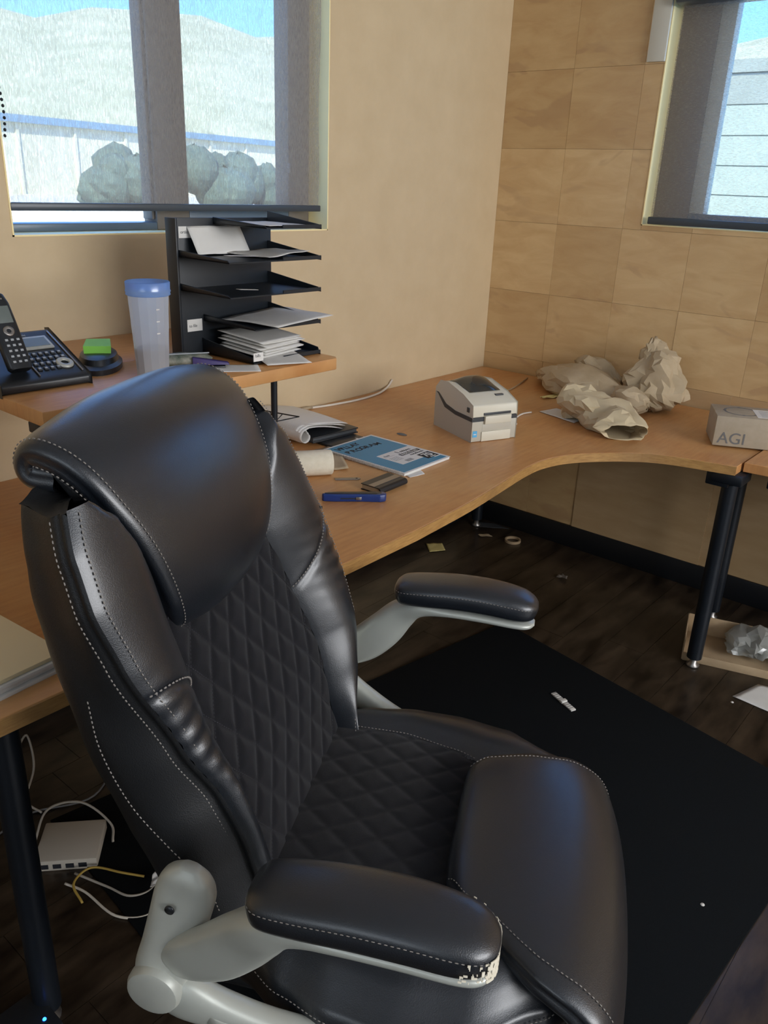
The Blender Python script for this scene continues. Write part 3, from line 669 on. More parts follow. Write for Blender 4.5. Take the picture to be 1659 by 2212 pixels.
# front pad (waterfall)
rows = []; ep = [[], []]
def hw(v): return interp([(0.27, 0.115), (0.285, 0.140), (0.31, 0.157), (0.40, 0.182), (0.47, 0.200), (0.53, 0.210), (0.56, 0.212)], v)
def nx(v): return interp([(0.28, 0.010), (0.34, 0.045), (0.42, 0.085), (0.53, 0.085)], v)
prof = [(0.292, 0.520), (0.284, 0.530), (0.281, 0.542), (0.285, 0.553), (0.298, 0.561), (0.33, 0.566), (0.38, 0.567), (0.43, 0.562), (0.475, 0.551), (0.51, 0.532), (0.532, 0.505), (0.543, 0.472), (0.545, 0.44), (0.535, 0.41), (0.50, 0.392)]
pp = catmull([(a, b, 0) for a, b in prof], 4)
for i, p in enumerate(pp):
    t = pp[min(i+1, len(pp)-1)] - pp[max(i-1, 0)]; L_ = math.hypot(t.x, t.y); nv, nz = -t.y/L_, t.x/L_
    vv = p.x; w_ = hw(max(vv, 0.284)) if i < 40 else hw(0.53) - 0.02*(i-40)/16
    r = []
    sec = [(-(w_-0.02), -0.05), (-(w_-0.002), -0.035), (-w_, -0.022), (-(w_-0.005), -0.016), (-(w_-0.001), -0.010), (-(w_-0.006), -0.002)]
    for k in range(1, 28):
        s_ = -1 + 2*k/28; u = s_*(w_-0.008); sec.append((u, 0.006*(1-abs(s_)**4)))
    sec += [(-a, b) for a, b in sec[:6][::-1]]
    for u, d in sec:
        bow = -0.45*u*u*min(max((vv-0.40)/0.10, 0), 1)
        if u < 0: u *= 1 + nx(vv)/max(w_, 0.1)
        r.append(Vector((p.x + nv*d + bow, u, p.y + nz*d)))
    rows.append(r)
    if 10 < i < 52: ep[0].append(r[6] + Vector((0, 0, 0.001))); ep[1].append(r[-7] + Vector((0, 0, 0.001)))
fp = MB().grid(rows).build('front_pad', 'leather', ch, smooth=True, sub=1)
mbs = MB()
for k in (0, 1): stitches(mbs, ep[k], r=0.0009)
s2 = mbs.build('stitching', 'thread', fp, recalc=False); s2['kind'] = 'stuff'

# arms ------------------------------------------------------------
def sweep(path, n=20, power=2.6, sub=6):
    # path: (v, z, u, half_u, half_n)
    a = catmull([(p[0], p[1], p[2]) for p in path], sub); b = catmull([(p[3], p[4], 0) for p in path], sub); rows = []
    for i, p in enumerate(a):
        t = a[min(i+1, len(a)-1)] - a[max(i-1, 0)]; L_ = math.hypot(t.x, t.y) or 1; nv, nz = -t.y/L_, t.x/L_
        hu, hn = max(b[i].x, 0.0005), max(b[i].y, 0.0005); r = []
        for k in range(n):
            c, s_ = math.cos(2*pi*k/n), math.sin(2*pi*k/n)
            cu = math.copysign(abs(c)**(2/power), c)*hu; sn = math.copysign(abs(s_)**(2/power), s_)*hn
            r.append(Vector((p.x + nv*sn, p.z + cu, p.y + nz*sn)))
        rows.append(r)
    m_ = MB(); k0 = 0; m_.grid(rows, close_v=True); m_.f.append(tuple(range(n))); m_.f.append(tuple((len(rows)-1)*n + k for k in range(n)))
    return m_
for s in (-1, 1):
    U = 0.385*s
    arm = bpy.data.objects.new('armrest', None); C.objects.link(arm); arm.parent = ch
    if s < 0: arm['label'] = 'armrest with cracked white wear at the pad tip'
    # hinge body on the side of the back: tall rounded plate
    hub = sweep([(-0.050, 0.508, U*0.93, 0.014, 0.006), (-0.049, 0.522, U*0.94, 0.022, 0.026), (-0.046, 0.550, U*0.94, 0.025, 0.036), (-0.037, 0.59, U*0.92, 0.024, 0.036), (-0.027, 0.63, U*0.90, 0.022, 0.038), (-0.020, 0.665, U*0.88, 0.020, 0.038), (-0.015, 0.688, U*0.88, 0.016, 0.029), (-0.012, 0.703, U*0.88, 0.008, 0.012)], 24, 2.8)
    hub.build('hinge_body', 'silver2' if s < 0 else 'silver', arm, smooth=True)
    rot = Matrix.Translation((-0.049, U*0.94 + 0.020*s, 0.537)) @ Matrix.Rotation(-s*pi/2, 4, 'X')
    MB().lathe([(0.0001, 0.012), (0.028, 0.012), (0.033, 0.010), (0.036, 0.004), (0.036, -0.006)], 0, 0, 32, rot).build('pivot_cap', 'silver2', arm, smooth=True, angle=0.7)
    rot = Matrix.Translation((-0.030, U*0.89 + 0.0212*s, 0.655)) @ Matrix.Rotation(-s*pi/2, 4, 'X')
    MB().lathe([(0.0001, 0.0035), (0.0062, 0.0035), (0.0065, 0.0015)], 0, 0, 16, rot).build('screw_hole', 'black', arm, smooth=True)
    # rising blade then slim rail under the pad
    bl = sweep([(-0.035, 0.575, U*0.95, 0.014, 0.022), (-0.010, 0.588, U*0.96, 0.018, 0.032), (0.030, 0.612, U*0.97, 0.020, 0.038), (0.068, 0.648, U*0.98, 0.022, 0.037), (0.100, 0.684, U, 0.026, 0.030), (0.135, 0.707, U, 0.031, 0.019), (0.19, 0.712, U, 0.034, 0.011), (0.26, 0.711, U, 0.034, 0.010), (0.325, 0.706, U, 0.032, 0.009), (0.350, 0.704, U, 0.024, 0.007), (0.361, 0.705, U, 0.010, 0.003)], 24, 2.6)
    bl.build('arm_support', 'silver', arm, smooth=True)
    # lower rail from the pivot forward under the seat
    lr = sweep([(-0.055, 0.535, U*0.95, 0.013, 0.026), (-0.020, 0.515, U*0.95, 0.019, 0.034), (0.030, 0.492, U*0.93, 0.020, 0.026), (0.090, 0.466, U*0.90, 0.020, 0.023), (0.160, 0.446, U*0.86, 0.019, 0.023), (0.25, 0.432, U*0.80, 0.018, 0.022), (0.34, 0.424, U*0.70, 0.018, 0.020), (0.40, 0.40, U*0.45, 0.018, 0.012)], 24, 2.6)
    lr.build('lower_rail', 'silver', arm, smooth=True)
    lg = sweep([(0.02, 0.497, U*0.93 + 0.0195*s, 0.003, 0.008), (0.090, 0.467, U*0.90 + 0.0195*s, 0.003, 0.007), (0.160, 0.447, U*0.86 + 0.0185*s, 0.003, 0.007), (0.25, 0.433, U*0.80 + 0.0175*s, 0.003, 0.006), (0.33, 0.426, U*0.70 + 0.0175*s, 0.003, 0.005)], 12, 2.4)
    lg.build('rail_groove', 'silver2', arm, smooth=True)
    # pad
    pts = [(0.086, 0.738, 0.018, 0.008), (0.092, 0.739, 0.032, 0.018), (0.107, 0.740, 0.041, 0.0245), (0.15, 0.744, 0.0455, 0.0265), (0.21, 0.748, 0.047, 0.0275), (0.27, 0.747, 0.047, 0.0275), (0.32, 0.741, 0.044, 0.0265), (0.345, 0.736, 0.037, 0.023), (0.359, 0.733, 0.024, 0.016), (0.363, 0.732, 0.012, 0.009)]
    pad = sweep([(a, b, U, c, d) for a, b, c, d in pts], 28, 2.9).build('arm_pad', 'leather', arm, smooth=True)
    mbs = MB()
    a = catmull([(p[0], p[1], p[2]) for p in pts], 6); outl = [Vector((p.x, U - (p.z*0.99), p.y + 0.010)) for p in a] + [Vector((p.x, U + (p.z*0.99), p.y + 0.010)) for p in a[::-1]]
    stitches(mbs, outl, r=0.0007)
    q = mbs.build('stitching', 'thread', pad, recalc=False); q['kind'] = 'stuff'
    if s < 0:
        # peeled leather at the tip: cracked white foam showing, a thin ragged patch wrapped round the front outer edge
        mw = MB(); rows_ = []
        aa = a[-26:]
        ring = []
        for p in aa: ring.append((p.x, U - p.z*1.005, p.y))
        for p in aa[::-1]: ring.append((p.x, U + p.z*1.005, p.y))
        ring = ring[8:len(ring)-8]
        rnd = random.Random(4)
        for i in range(len(ring)-1):
            p0, p1 = Vector(ring[i]), Vector(ring[i+1])
            nsub = 4
            for k in range(nsub):
                q0 = p0.lerp(p1, k/nsub); q1 = p0.lerp(p1, (k+1)/nsub); cen = Vector((0.32, U, 0.735))
                o0 = (q0-cen); o0.z = 0; o0 = o0.normalized()*0.0016; o1 = (q1-cen); o1.z = 0; o1 = o1.normalized()*0.0016
                for zz in range(12):
                    frac = i/len(ring); th_ = 0.30 if frac < 0.22 else (-0.65 if frac < 0.58 else 0.05)
                    if zz in (0, 11): th_ += 0.35
                    nv_ = noise.noise(Vector((i*0.9 + k*0.22, zz*0.55, 3.3)))*1.6
                    if nv_ < th_: continue
                    z0, z1 = -0.0165 + zz*0.0024, -0.0165 + (zz+1)*0.0024
                    mw.add([q0+o0+Vector((0, 0, z0)), q1+o1+Vector((0, 0, z0)), q1+o1+Vector((0, 0, z1)), q0+o0+Vector((0, 0, z1))], [(0, 1, 2, 3)])
        wpm = mw.build('worn_patch', 'toweling', pad, solid=0.0008); wpm['label'] = 'ragged white patch where the leather has peeled'
# undercarriage
box('tilt_plate', 'blackm', ch, 0.10, 0.34, -0.09, 0.09, 0.34, 0.386, bevel=0.01)
MB().tube([(0.22, 0, 0.10), (0.22, 0, 0.345)], 0.025, 20).build('gas_column', 'blackm', ch, smooth=True, angle=0.6)
MB().box(-0.10, 0.20, -0.04, 0.04, 0.365, 0.385).build('back_bracket', 'blackm', ch)
for k in range(5):
    a = 2*pi*k/5 + 0.3; c_, s_ = math.cos(a), math.sin(a)
    g_ = MB().tube([(0.22 + c_*0.02, s_*0.02, 0.115), (0.22 + c_*0.16, s_*0.16, 0.10), (0.22 + c_*0.31, s_*0.31, 0.085)], [0.03, 0.024, 0.015], 10).build('base_spoke', 'silver', ch, smooth=True)
    mt_ = Matrix.Translation((0.22 + c_*0.31, s_*0.31, 0.034)) @ Matrix.Rotation(a, 4, 'Z') @ Matrix.Rotation(pi/2, 4, 'X')
    MB().lathe([(0.0001, -0.022), (0.022, -0.022), (0.028, -0.016), (0.028, 0.016), (0.022, 0.022), (0.0001, 0.022)], 0, 0, 20, mt_).build('castor', 'black', g_, smooth=True)

# ------------------------------------------------------------------ things on the riser
def sheet(name, mt, pts, z, curl=0.0, parent=None, thick=0.0006, wav=0.0, n=10, seed=0):
    # pts: four corners (x, y) counter-clockwise ; z base
    A, B, Cc, D = [Vector((p[0], p[1], p[2] if len(p) > 2 else 0)) for p in pts]; cen = (A+B+Cc+D)/4; cen.z = 0; rows = []
    for i in range(n+1):
        r = []
        for j in range(n+1):
            s_, t_ = i/n, j/n; p = A*(1-s_)*(1-t_) + B*s_*(1-t_) + Cc*s_*t_ + D*(1-s_)*t_
            p = p - cen; p.z += curl*((2*s_-1)**2)*1.0 + wav*(0.5 + 0.5*noise.noise(Vector((s_*3, t_*3, seed*3.1)))) + thick
            r.append(p)
        rows.append(r)
    return MB().grid(rows).build(name, mt, parent, smooth=True, solid=thick, loc=None if parent else (cen.x, cen.y, z))
# desk phone
ph = thing('desk_phone', 'wide black desk phone base with grey display and keypad at the end of the riser', 'telephone', (-2.40, -0.452, RZ), math.radians(-2)); ph.location.z += 0.001
sl = [(0, 0.0), (0, 0.018), (0.015, 0.024), (0.165, 0.088), (0.18, 0.086), (0.185, 0.0)]
mb = MB(); mb.add([(-0.008, y, z) for y, z in sl] + [(0.183, y, z) for y, z in sl], [tuple(range(6)), tuple(range(6, 12))[::-1]] + [(i, (i+1) % 6, 6 + (i+1) % 6, 6 + i) for i in range(6)])
mb.build('base', 'black', ph, bevel=0.005)
tilt = math.atan2(0.064, 0.15); FM = Matrix.Translation((0, 0.015, 0.0245)) @ Matrix.Rotation(tilt, 4, 'X')
def onface(name, mt, x0, x1, y0, y1, h, parent=ph, bevel=0.0008): return MB().box(x0, x1, y0, y1, 0, h, FM).build(name, mt, parent, bevel=bevel)
onface('side_strip', 'steel', 0.172, 0.176, 0.0, 0.155, 0.003); onface('side_strip', 'steel', 0.080, 0.083, 0.0, 0.085, 0.003)
lf = onface('display_frame', 'lcdframe', 0.085, 0.160, 0.092, 0.137, 0.004); onface('display', 'lcd', 0.091, 0.154, 0.099, 0.130, 0.0048, lf, 0)
text('lettering', 'Panasonic', 0.009, 'keys', ph, FM @ Matrix.Translation((0.088, 0.146, 0.0006)))
for r_ in range(4):
    for c_ in range(6):
        x0 = 0.088 + 0.0135*c_; y0 = 0.018 + 0.0175*r_
        if c_ >= 4 and r_ < 2: continue
        k = onface('key', 'stripe', x0, x0+0.009, y0, y0+0.010, 0.0025); onface('key_mark', 'keys', x0+0.0018, x0+0.0072, y0+0.003, y0+0.0075, 0.0029, k, 0)
nav = MB().lathe([(0.008, 0.001), (0.008, 0.004), (0.014, 0.005), (0.018, 0.003), (0.018, 0.0)], 0, 0, 24, FM @ Matrix.Translation((0.152, 0.034, 0.0))).build('navigation_ring', 'lcdframe', ph, smooth=True)
hsn = thing('cordless_handset', 'black cordless handset standing in the cradle of the desk phone', 'telephone', (-2.40, -0.452, RZ), math.radians(-2))
HM = Matrix.Translation((0.050, 0.028, 0.040)) @ Matrix.Rotation(math.radians(-32), 4, 'X')
prof_ = [(0.0, 0.020), (0.004, 0.024), (0.05, 0.0245), (0.10, 0.025), (0.14, 0.024), (0.158, 0.019), (0.163, 0.010)]
rows = []
for z, w_ in prof_:
    rows.append([HM @ Vector((w_*math.copysign(abs(math.cos(a))**0.6, math.cos(a)), 0.012*math.copysign(abs(math.sin(a))**0.6, math.sin(a)), z)) for a in [2*pi*k/20 for k in range(20)]])
q = MB().grid(rows, close_v=True); q.f.append(tuple(range(20))); q.f.append(tuple(len(q.v)-20 + k for k in range(20))); q.build('body', 'black', hsn, smooth=True, angle=0.9)
def onh(name, mt, x0, x1, z0, z1, h, parent=hsn): return MB().box(x0, x1, -0.012-h, -0.0115, z0, z1, HM).build(name, mt, parent, bevel=0.0005)
onh('display', 'lcd', -0.016, 0.016, 0.096, 0.132, 0.0012); onh('earpiece', 'steel', -0.010, 0.010, 0.146, 0.149, 0.0012)
MB().lathe([(0.0045, 0.0012), (0.0085, 0.0022), (0.011, 0.0012), (0.011, 0)], 0, 0, 20, HM @ Matrix.Translation((0, -0.0118, 0.079)) @ Matrix.Rotation(pi/2, 4, 'X')).build('navigation_ring', 'steel', hsn, smooth=True)
for r_ in range(5):
    for c_ in range(3): onh('key', 'keys', -0.0145 + 0.0115*c_, -0.0085 + 0.0115*c_, 0.012 + 0.0115*r_, 0.0165 + 0.0115*r_, 0.0015)
# tape dispenser-like black holder with green insert
dk = thing('note_dispenser', 'small black dispenser holding bright green notes behind the desk phone', 'dispenser', (-2.115, -0.325, RZ), math.radians(55))
rows = []
for z, k in ((0, 1.0), (0.012, 1.02), (0.018, 0.86), (0.03, 0.8), (0.035, 0.66), (0.036, 0.01)):
    rows.append([(0.105*k*math.cos(a)*1.0, 0.050*k*math.sin(a), z) for a in [2*pi*j/28 for j in range(28)]])
MB().grid(rows, close_v=True).build('holder', 'black', dk, smooth=True, angle=0.6)
mb = MB(); mb.grid([[(-0.030, -0.028, 0.024), (-0.030, 0.028, 0.022)], [(-0.026, -0.030, 0.050), (-0.026, 0.030, 0.050)], [(0.030, -0.026, 0.056), (0.030, 0.026, 0.056)]])
mb.build('green_notes', 'green', dk, solid=0.003)
# shaker cup
cp = thing('plastic_cup', 'tall translucent plastic cup half full, bluish rim, standing on the riser', 'cup', (-2.088, -0.495, RZ))
cw = [(0.0001, 0.002), (0.031, 0.002), (0.034, 0.006)] + [(0.034 + 0.0085*k/10 + (0.0004 if k % 3 == 0 else 0), 0.006 + 0.174*k/10) for k in range(11)]
MB().lathe(cw, 0, 0, 14).build('wall', 'cup', cp, smooth=True, angle=0.3)
MB().lathe([(0.0435, 0.176), (0.0465, 0.178), (0.0455, 0.182), (0.047, 0.185), (0.0458, 0.189), (0.0462, 0.203), (0.0445, 0.205), (0.0435, 0.19)], 0, 0, 40).build('rim', 'cuplid', cp, smooth=True)
MB().lathe([(0.0001, 0.004), (0.030, 0.004), (0.0330, 0.008), (0.0355, 0.066), (0.0001, 0.066)], 0, 0, 14).build('drink', 'drink', cp, smooth=True, angle=0.5)
for z in (0.10, 0.125, 0.15): box('measure_mark', 'paper', cp, -0.012, -0.004, -0.0405 - (z-0.1)*0.05, -0.0398 - (z-0.1)*0.05, z, z+0.0025)

# file tray tower
tt = thing('file_tray_tower', 'tall black five-tier file tray tower on the right end of the riser', 'file tray', (-1.765, -0.45, RZ))
box('back_panel', 'cubicle', tt, -0.145, 0.158, 0.098, 0.104, 0.0, 0.322, bevel=0.001)
box('side_panel', 'cubicle', tt, -0.149, -0.143, 0.085, 0.125, 0.0, 0.322, bevel=0.001)
for k, z in enumerate((0.006, 0.083, 0.162, 0.238, 0.310)):
    x0 = -0.077 if k == 0 else (-0.03 if k == 4 else (-0.070 if k == 1 else -0.142)); t_ = MB()
    yf = -0.095
    t_.box(x0, 0.148, yf, 0.098, z - 0.003, z)
    # side lips: taper from back to front
    for xx in (x0, 0.145):
        hb, hf = (0.034, 0.012) if k == 0 else (0.028, 0.006)
        if xx == x0 and k > 0: hb, hf = 0.014, 0.004
        v = [(xx, yf, z-0.003), (xx+0.003, yf, z-0.003), (xx+0.003, 0.098, z-0.003), (xx, 0.098, z-0.003), (xx, yf+0.008, z+hf), (xx+0.003, yf+0.008, z+hf), (xx+0.003, 0.098, z+hb), (xx, 0.098, z+hb)]
        t_.add(v, [(0, 1, 2, 3), (4, 7, 6, 5), (0, 4, 5, 1), (1, 5, 6, 2), (2, 6, 7, 3), (3, 7, 4, 0)])
    t_.box(0.02, 0.148, yf-0.001, yf+0.003, z-0.003, z+0.006)
    t_.build('tray', 'cubicle', tt, bevel=0.0008, seg=1)
for tx, x0, x1, z0, z1, yy in (('orders', -0.133, -0.082, 0.277, 0.303, 0.096), ('invoices', -0.079, -0.024, 0.275, 0.302, 0.096), ('to file', -0.121, -0.076, 0.058, 0.087, 0.096), ('bills', -0.080, -0.050, 0.010, 0.030, -0.098)):
    l_ = box('label_card', 'paper', tt, x0, x1, yy, yy+0.0015, z0, z1)
    text('lettering', tx, 0.0105, 'greyink', l_, Matrix.Translation((x0+0.005, yy-0.0004, z0+0.010)) @ Matrix.Rotation(pi/2, 4, 'X'), 0.0002)
def top_sheet(label, x0, x1, y0, y1, z, rz_=0.0, mt='paper', curl=0.0, wav=0.002, seed=0, grp=None, tiltx=0.0, z3=None):
    cx_, cy_ = (x0+x1)/2, (y0+y1)/2; c_, s_ = math.cos(rz_), math.sin(rz_)
    pts = [(cx_ + (a-cx_)*c_ - (b-cy_)*s_, cy_ + (a-cx_)*s_ + (b-cy_)*c_, zz) for (a, b), zz in zip(((x0, y0), (x1, y0), (x1, y1), (x0, y1)), z3 or (0, 0, 0, 0))]
    o = sheet('paper_sheet', mt, pts, z, curl, wav=wav, seed=seed); tag(o, label, 'paper', grp); return o
X0 = -1.765; Y0 = -0.45
top_sheet('white sheet lying on the top tier of the file tray tower', X0-0.02, X0+0.13, Y0-0.09, Y0+0.08, RZ+0.312, 0.03, seed=1)
top_sheet('large white sheet leaning against the back in the second tier from the top', X0-0.11, X0+0.05, Y0+0.055, Y0+0.095, RZ+0.240, 0, z3=(0, 0, 0.062, 0.060), wav=0.004, seed=2)
top_sheet('curved pale sheets lying in the second tier from the top', X0-0.02, X0+0.12, Y0-0.085, Y0+0.06, RZ+0.2405, 0.05, z3=(0, 0.012, 0.006, 0), seed=3, wav=0.006)
top_sheet('thin white strip of paper in the second tier from the top', X0-0.138, X0-0.05, Y0-0.088, Y0-0.070, RZ+0.2415, 0, z3=(0.010, 0.006, 0.006, 0.01), wav=0.0, seed=3)
top_sheet('thin white strip of paper in the middle tier of the tower', X0-0.10, X0-0.045, Y0-0.080, Y0-0.065, RZ+0.1635, 0, wav=0.0, z3=(0.012, 0.008, 0.008, 0.012), seed=5)
top_sheet('grey sheet overhanging the right of the fourth tier down', X0-0.04, X0+0.17, Y0-0.12, Y0+0.07, RZ+0.086, 0.10, z3=(0.002, 0.010, 0.012, 0.0), wav=0.004, seed=6)
for k in range(7):
    top_sheet('white sheet in the thick untidy pile in the lowest tier', X0-0.05+0.01*(k % 3), X0+0.10+0.008*((k*2) % 3), Y0-0.075+0.006*(k % 2), Y0+0.07, RZ+0.010+0.0058*k, 0.12+0.07*math.sin(k*2.1), z3=(0.0, 0.002, 0.016, 0.014), wav=0.002, seed=10+k, grp='papers in the lowest tray')
top_sheet('white sheet hanging over the front lip of the lowest tier', X0-0.045, X0+0.07, Y0-0.155, Y0-0.01, RZ+0.002, -0.35, z3=(0.002, 0.001, 0.012, 0.012), wav=0.002, seed=20)
top_sheet('printed receipt lying flat on the riser in front of the tray tower', -1.97, -1.84, -0.575, -0.50, RZ+0.0006, -0.62, 'print', wav=0.001, seed=21)
pz = thing('pencil_pouch', 'small green and grey pouch lying behind the plastic cup', 'pouch', (-1.975, -0.44, RZ), math.radians(-25))
rows = []
for i in range(13):
    a = -0.5 + i/12; w_ = 0.022*(1 - abs(2*a)**4)**0.5 + 0.001
    rows.append([(a*0.15, w_*math.cos(t)*1.3, 0.016 + w_*0.65*math.sin(t) + 0.002*noise.noise(Vector((a*9, t, 0)))) for t in [2*pi*j/14 for j in range(14)]])
MB().grid(rows, close_v=True).build('body', 'dgreen', pz, smooth=True); MB().tube([(-0.065, -0.012, 0.031), (0.065, -0.012, 0.031)], 0.0015, 6).build('zip', 'keys', pz)
sp = thing('stapler', 'small purple stapler lying beside the printed receipt on the riser', 'stapler', (-1.93, -0.50, RZ), math.radians(-35))
box('base', 'black', sp, -0.045, 0.030, -0.012, 0.012, 0, 0.006, bevel=0.002); MB().add([(-0.045, -0.010, 0.008), (0.04, -0.009, 0.008), (0.04, 0.009, 0.008), (-0.045, 0.010, 0.008), (-0.045, -0.009, 0.026), (0.036, -0.007, 0.014), (0.036, 0.007, 0.014), (-0.045, 0.009, 0.026)], [(0, 3, 2, 1), (4, 5, 6, 7), (0, 1, 5, 4), (1, 2, 6, 5), (2, 3, 7, 6), (3, 0, 4, 7)]).build('arm', 'purple', sp, bevel=0.002)

# ------------------------------------------------------------------ label printer
DZ = 0.73
pr = thing('label_printer', 'off-white desktop label printer with smoked window and dark stripe', 'printer', (-1.041, -0.647, DZ+0.001), 0)
fx = Vector((0.163, -0.067)).normalized(); pr.rotation_euler = (0, 0, math.atan2(fx.y, fx.x))
PWd, PL, PH = 0.172, 0.225, 0.158   # local x across the front, y to the rear
# lower body
lo = [(0, 0), (0, 0.084), (0.04, 0.082), (0.16, 0.098), (0.205, 0.125), (PL, 0.125), (PL+0.002, 0.02), (PL-0.01, 0)]
def prof_x(pts, x0, x1, ins=0.0):
    n = len(pts); mb = MB(); mb.add([(x0, y, z) for y, z in pts] + [(x1, y, z) for y, z in pts], [tuple(range(n)), tuple(range(n, 2*n))[::-1]] + [(i, (i+1) % n, n + (i+1) % n, n + i) for i in range(n)]); return mb
lowbody = [(0.0, 0.0), (0.0, 0.066), (0.10, 0.066), (0.165, 0.075), (0.212, 0.112), (PL, 0.112), (PL, 0.0)]
prof_x([(y, z) for y, z in lowbody], 0.0, PWd).build('lower_housing', 'printer2', pr, bevel=0.003)
prof_x([(-0.0004, 0.066), (-0.0004, 0.079), (0.10, 0.079), (0.158, 0.088), (0.208, 0.116), (PL-0.002, 0.116), (0.212, 0.112), (0.165, 0.075), (0.10, 0.066)], -0.0004, PWd+0.0004).build('stripe', 'stripe', pr)
prof_x([(0.0, 0.079), (0.004, 0.116), (0.062, 0.138), (0.155, PH), (0.20, PH-0.004), (PL, 0.128), (PL, 0.116), (0.208, 0.116), (0.158, 0.088), (0.10, 0.079)], 0.001, PWd-0.001).build('lid', 'printer', pr, bevel=0.004)
# smoked bulging window on the lid
rows = []
for i in range(13):
    t = i/12; y = 0.072 + 0.12*t; zb = 0.138 + (y-0.062)*(PH-0.138)/0.093 if y < 0.155 else PH - (y-0.155)*0.09; r = []
    for j in range(17):
        s_ = -1 + 2*j/16; x = 0.092 + (0.058 + 0.006*t)*s_; r.append((x, y, zb + 0.002 + 0.020*(math.sin(pi*min(max(t, 0), 1))**0.7)*(1-abs(s_)**2.5)))
    rows.append(r)
MB().grid(rows).build('smoked_window', 'smoke', pr, smooth=True)
box('front_flap', 'printer', pr, 0.045, 0.145, -0.009, 0.002, 0.057, 0.083, bevel=0.002)
box('label_slot', 'stripe', pr, 0.043, 0.147, -0.0015, 0.004, 0.084, 0.092, bevel=0.001)
box('recess', 'printer2', pr, 0.040, 0.150, -0.0008, 0.004, 0.030, 0.056, bevel=0.001)
box('lower_lip', 'printer', pr, 0.038, 0.150, -0.004, 0.001, 0.0, 0.032, bevel=0.002)
box('side_latch', 'stripe', pr, -0.002, 0.001, 0.018, 0.032, 0.092, 0.108, bevel=0.002)
box('button', 'stripe', pr, 0.115, 0.145, 0.045, 0.056, 0.131, 0.1365, bevel=0.001)
q = box('energy_sticker', 'ltblue', pr, 0.006, 0.022, -0.0012, 0.0, 0.016, 0.036)
box('sticker_print', 'paper', q, 0.009, 0.019, -0.0016, -0.001, 0.024, 0.027)
prof_x([(0.075, 0.136), (0.10, 0.139), (0.10, 0.141), (0.075, 0.138)], PWd+0.001, PWd+0.012).build('label_tail', 'yellow', pr)
# ------------------------------------------------------------------ notebook
nbk = thing('spiral_notebook', 'blue spiral notebook with handwriting on its cover', 'notebook', (-1.447, -0.705, DZ), math.radians(1.0))
def lift(y): return 0.004 + 0.010*(y/0.31)**2*0.0
box('page_block', 'paper', nbk, 0.004, 0.222, 0.002, 0.306, 0.0005, 0.0085, bevel=0.001)
box('cover_edge', 'paper', nbk, 0.003, 0.224, 0.0, 0.308, 0.0085, 0.0093)
cvm = box('cover', 'blue', nbk, 0.010, 0.214, 0.008, 0.300, 0.0093, 0.0097)
lb = MB().prism([(0.062, 0.052), (0.186, 0.052), (0.186, 0.030), (0.2141, 0.030), (0.2141, 0.152), (0.062, 0.152)], 0.0097, 0.0100).build('label_area', 'paper', nbk)
def flat(x, y, z=0.0100, r=0.0): return Matrix.Translation((x, y, z)) @ Matrix.Rotation(r, 4, 'Z')
text('lettering', '1', 0.030, 'ink', lb, flat(0.128, 0.122)); text('lettering', 'subject', 0.017, 'ink', lb, flat(0.146, 0.126))
bb = box('black_bar', 'ink', lb, 0.122, 0.212, 0.102, 0.118, 0.0100, 0.0102); text('lettering', 'WIDE RULED', 0.0135, 'paper', bb, flat(0.125, 0.105, 0.0102))
text('lettering', 'notebook', 0.016, 'ink', lb, flat(0.146, 0.087))
b7 = box('black_bar', 'ink', lb, 0.160, 0.2135, 0.034, 0.078, 0.0100, 0.0102); text('lettering', '70', 0.036, 'paper', b7, flat(0.168, 0.047, 0.0102), bold=0.0008); text('lettering', 'sheets', 0.010, 'paper', b7, flat(0.178, 0.037, 0.0102))
text('lettering', 'class', 0.014, 'greyink', lb, flat(0.072, 0.128)); box('name_box', 'greyink', lb, 0.066, 0.112, 0.1225, 0.1233, 0.0100, 0.0101)
for k in range(11): box('barcode_bar', 'greyink', lb, 0.095 + 0.0028*k, 0.0965 + 0.0028*k, 0.058, 0.074, 0.0100, 0.0101)
for k in range(5): box('fine_print', 'greyink', lb, 0.070, 0.108, 0.085 + 0.006*k, 0.0864 + 0.006*k, 0.0100, 0.0101)
hw_ = [('W', 0), ('I', 1), ('L', 1.7), ('L', 2.5), ('A', 3.3), ('Y', 4.3)]
for c_, k in hw_: text('handwriting', c_, 0.030, 'ink', cvm, flat(0.022 + 0.019*k, 0.262 + 0.002*math.sin(k*2), 0.0097, 0.06*math.sin(k*3)), bold=0.0007)
for k, c_ in enumerate('PROGRAM'): text('handwriting', c_, 0.030, 'ink', cvm, flat(0.024 + 0.021*k, 0.224 + 0.002*math.sin(k*3), 0.0097, 0.07*math.sin(k*5)), bold=0.0007)
for k in range(40):
    y = 0.010 + 0.288*k/39
    mb = MB().tube([(0.004 + 0.0065*math.cos(a), y + 0.0008*a, 0.0055 + 0.0062*math.sin(a)) for a in [2*pi*j/12 for j in range(12)]], 0.0006, 5); mb.build('spiral_ring', 'wire', nbk)
tag(sheet('paper_sheet', 'paper', [(-1.44, -0.72), (-1.385, -0.73), (-1.36, -0.69), (-1.43, -0.69)], DZ, wav=0.001), 'torn scrap of cream paper under the front corner of the notebook', 'paper')
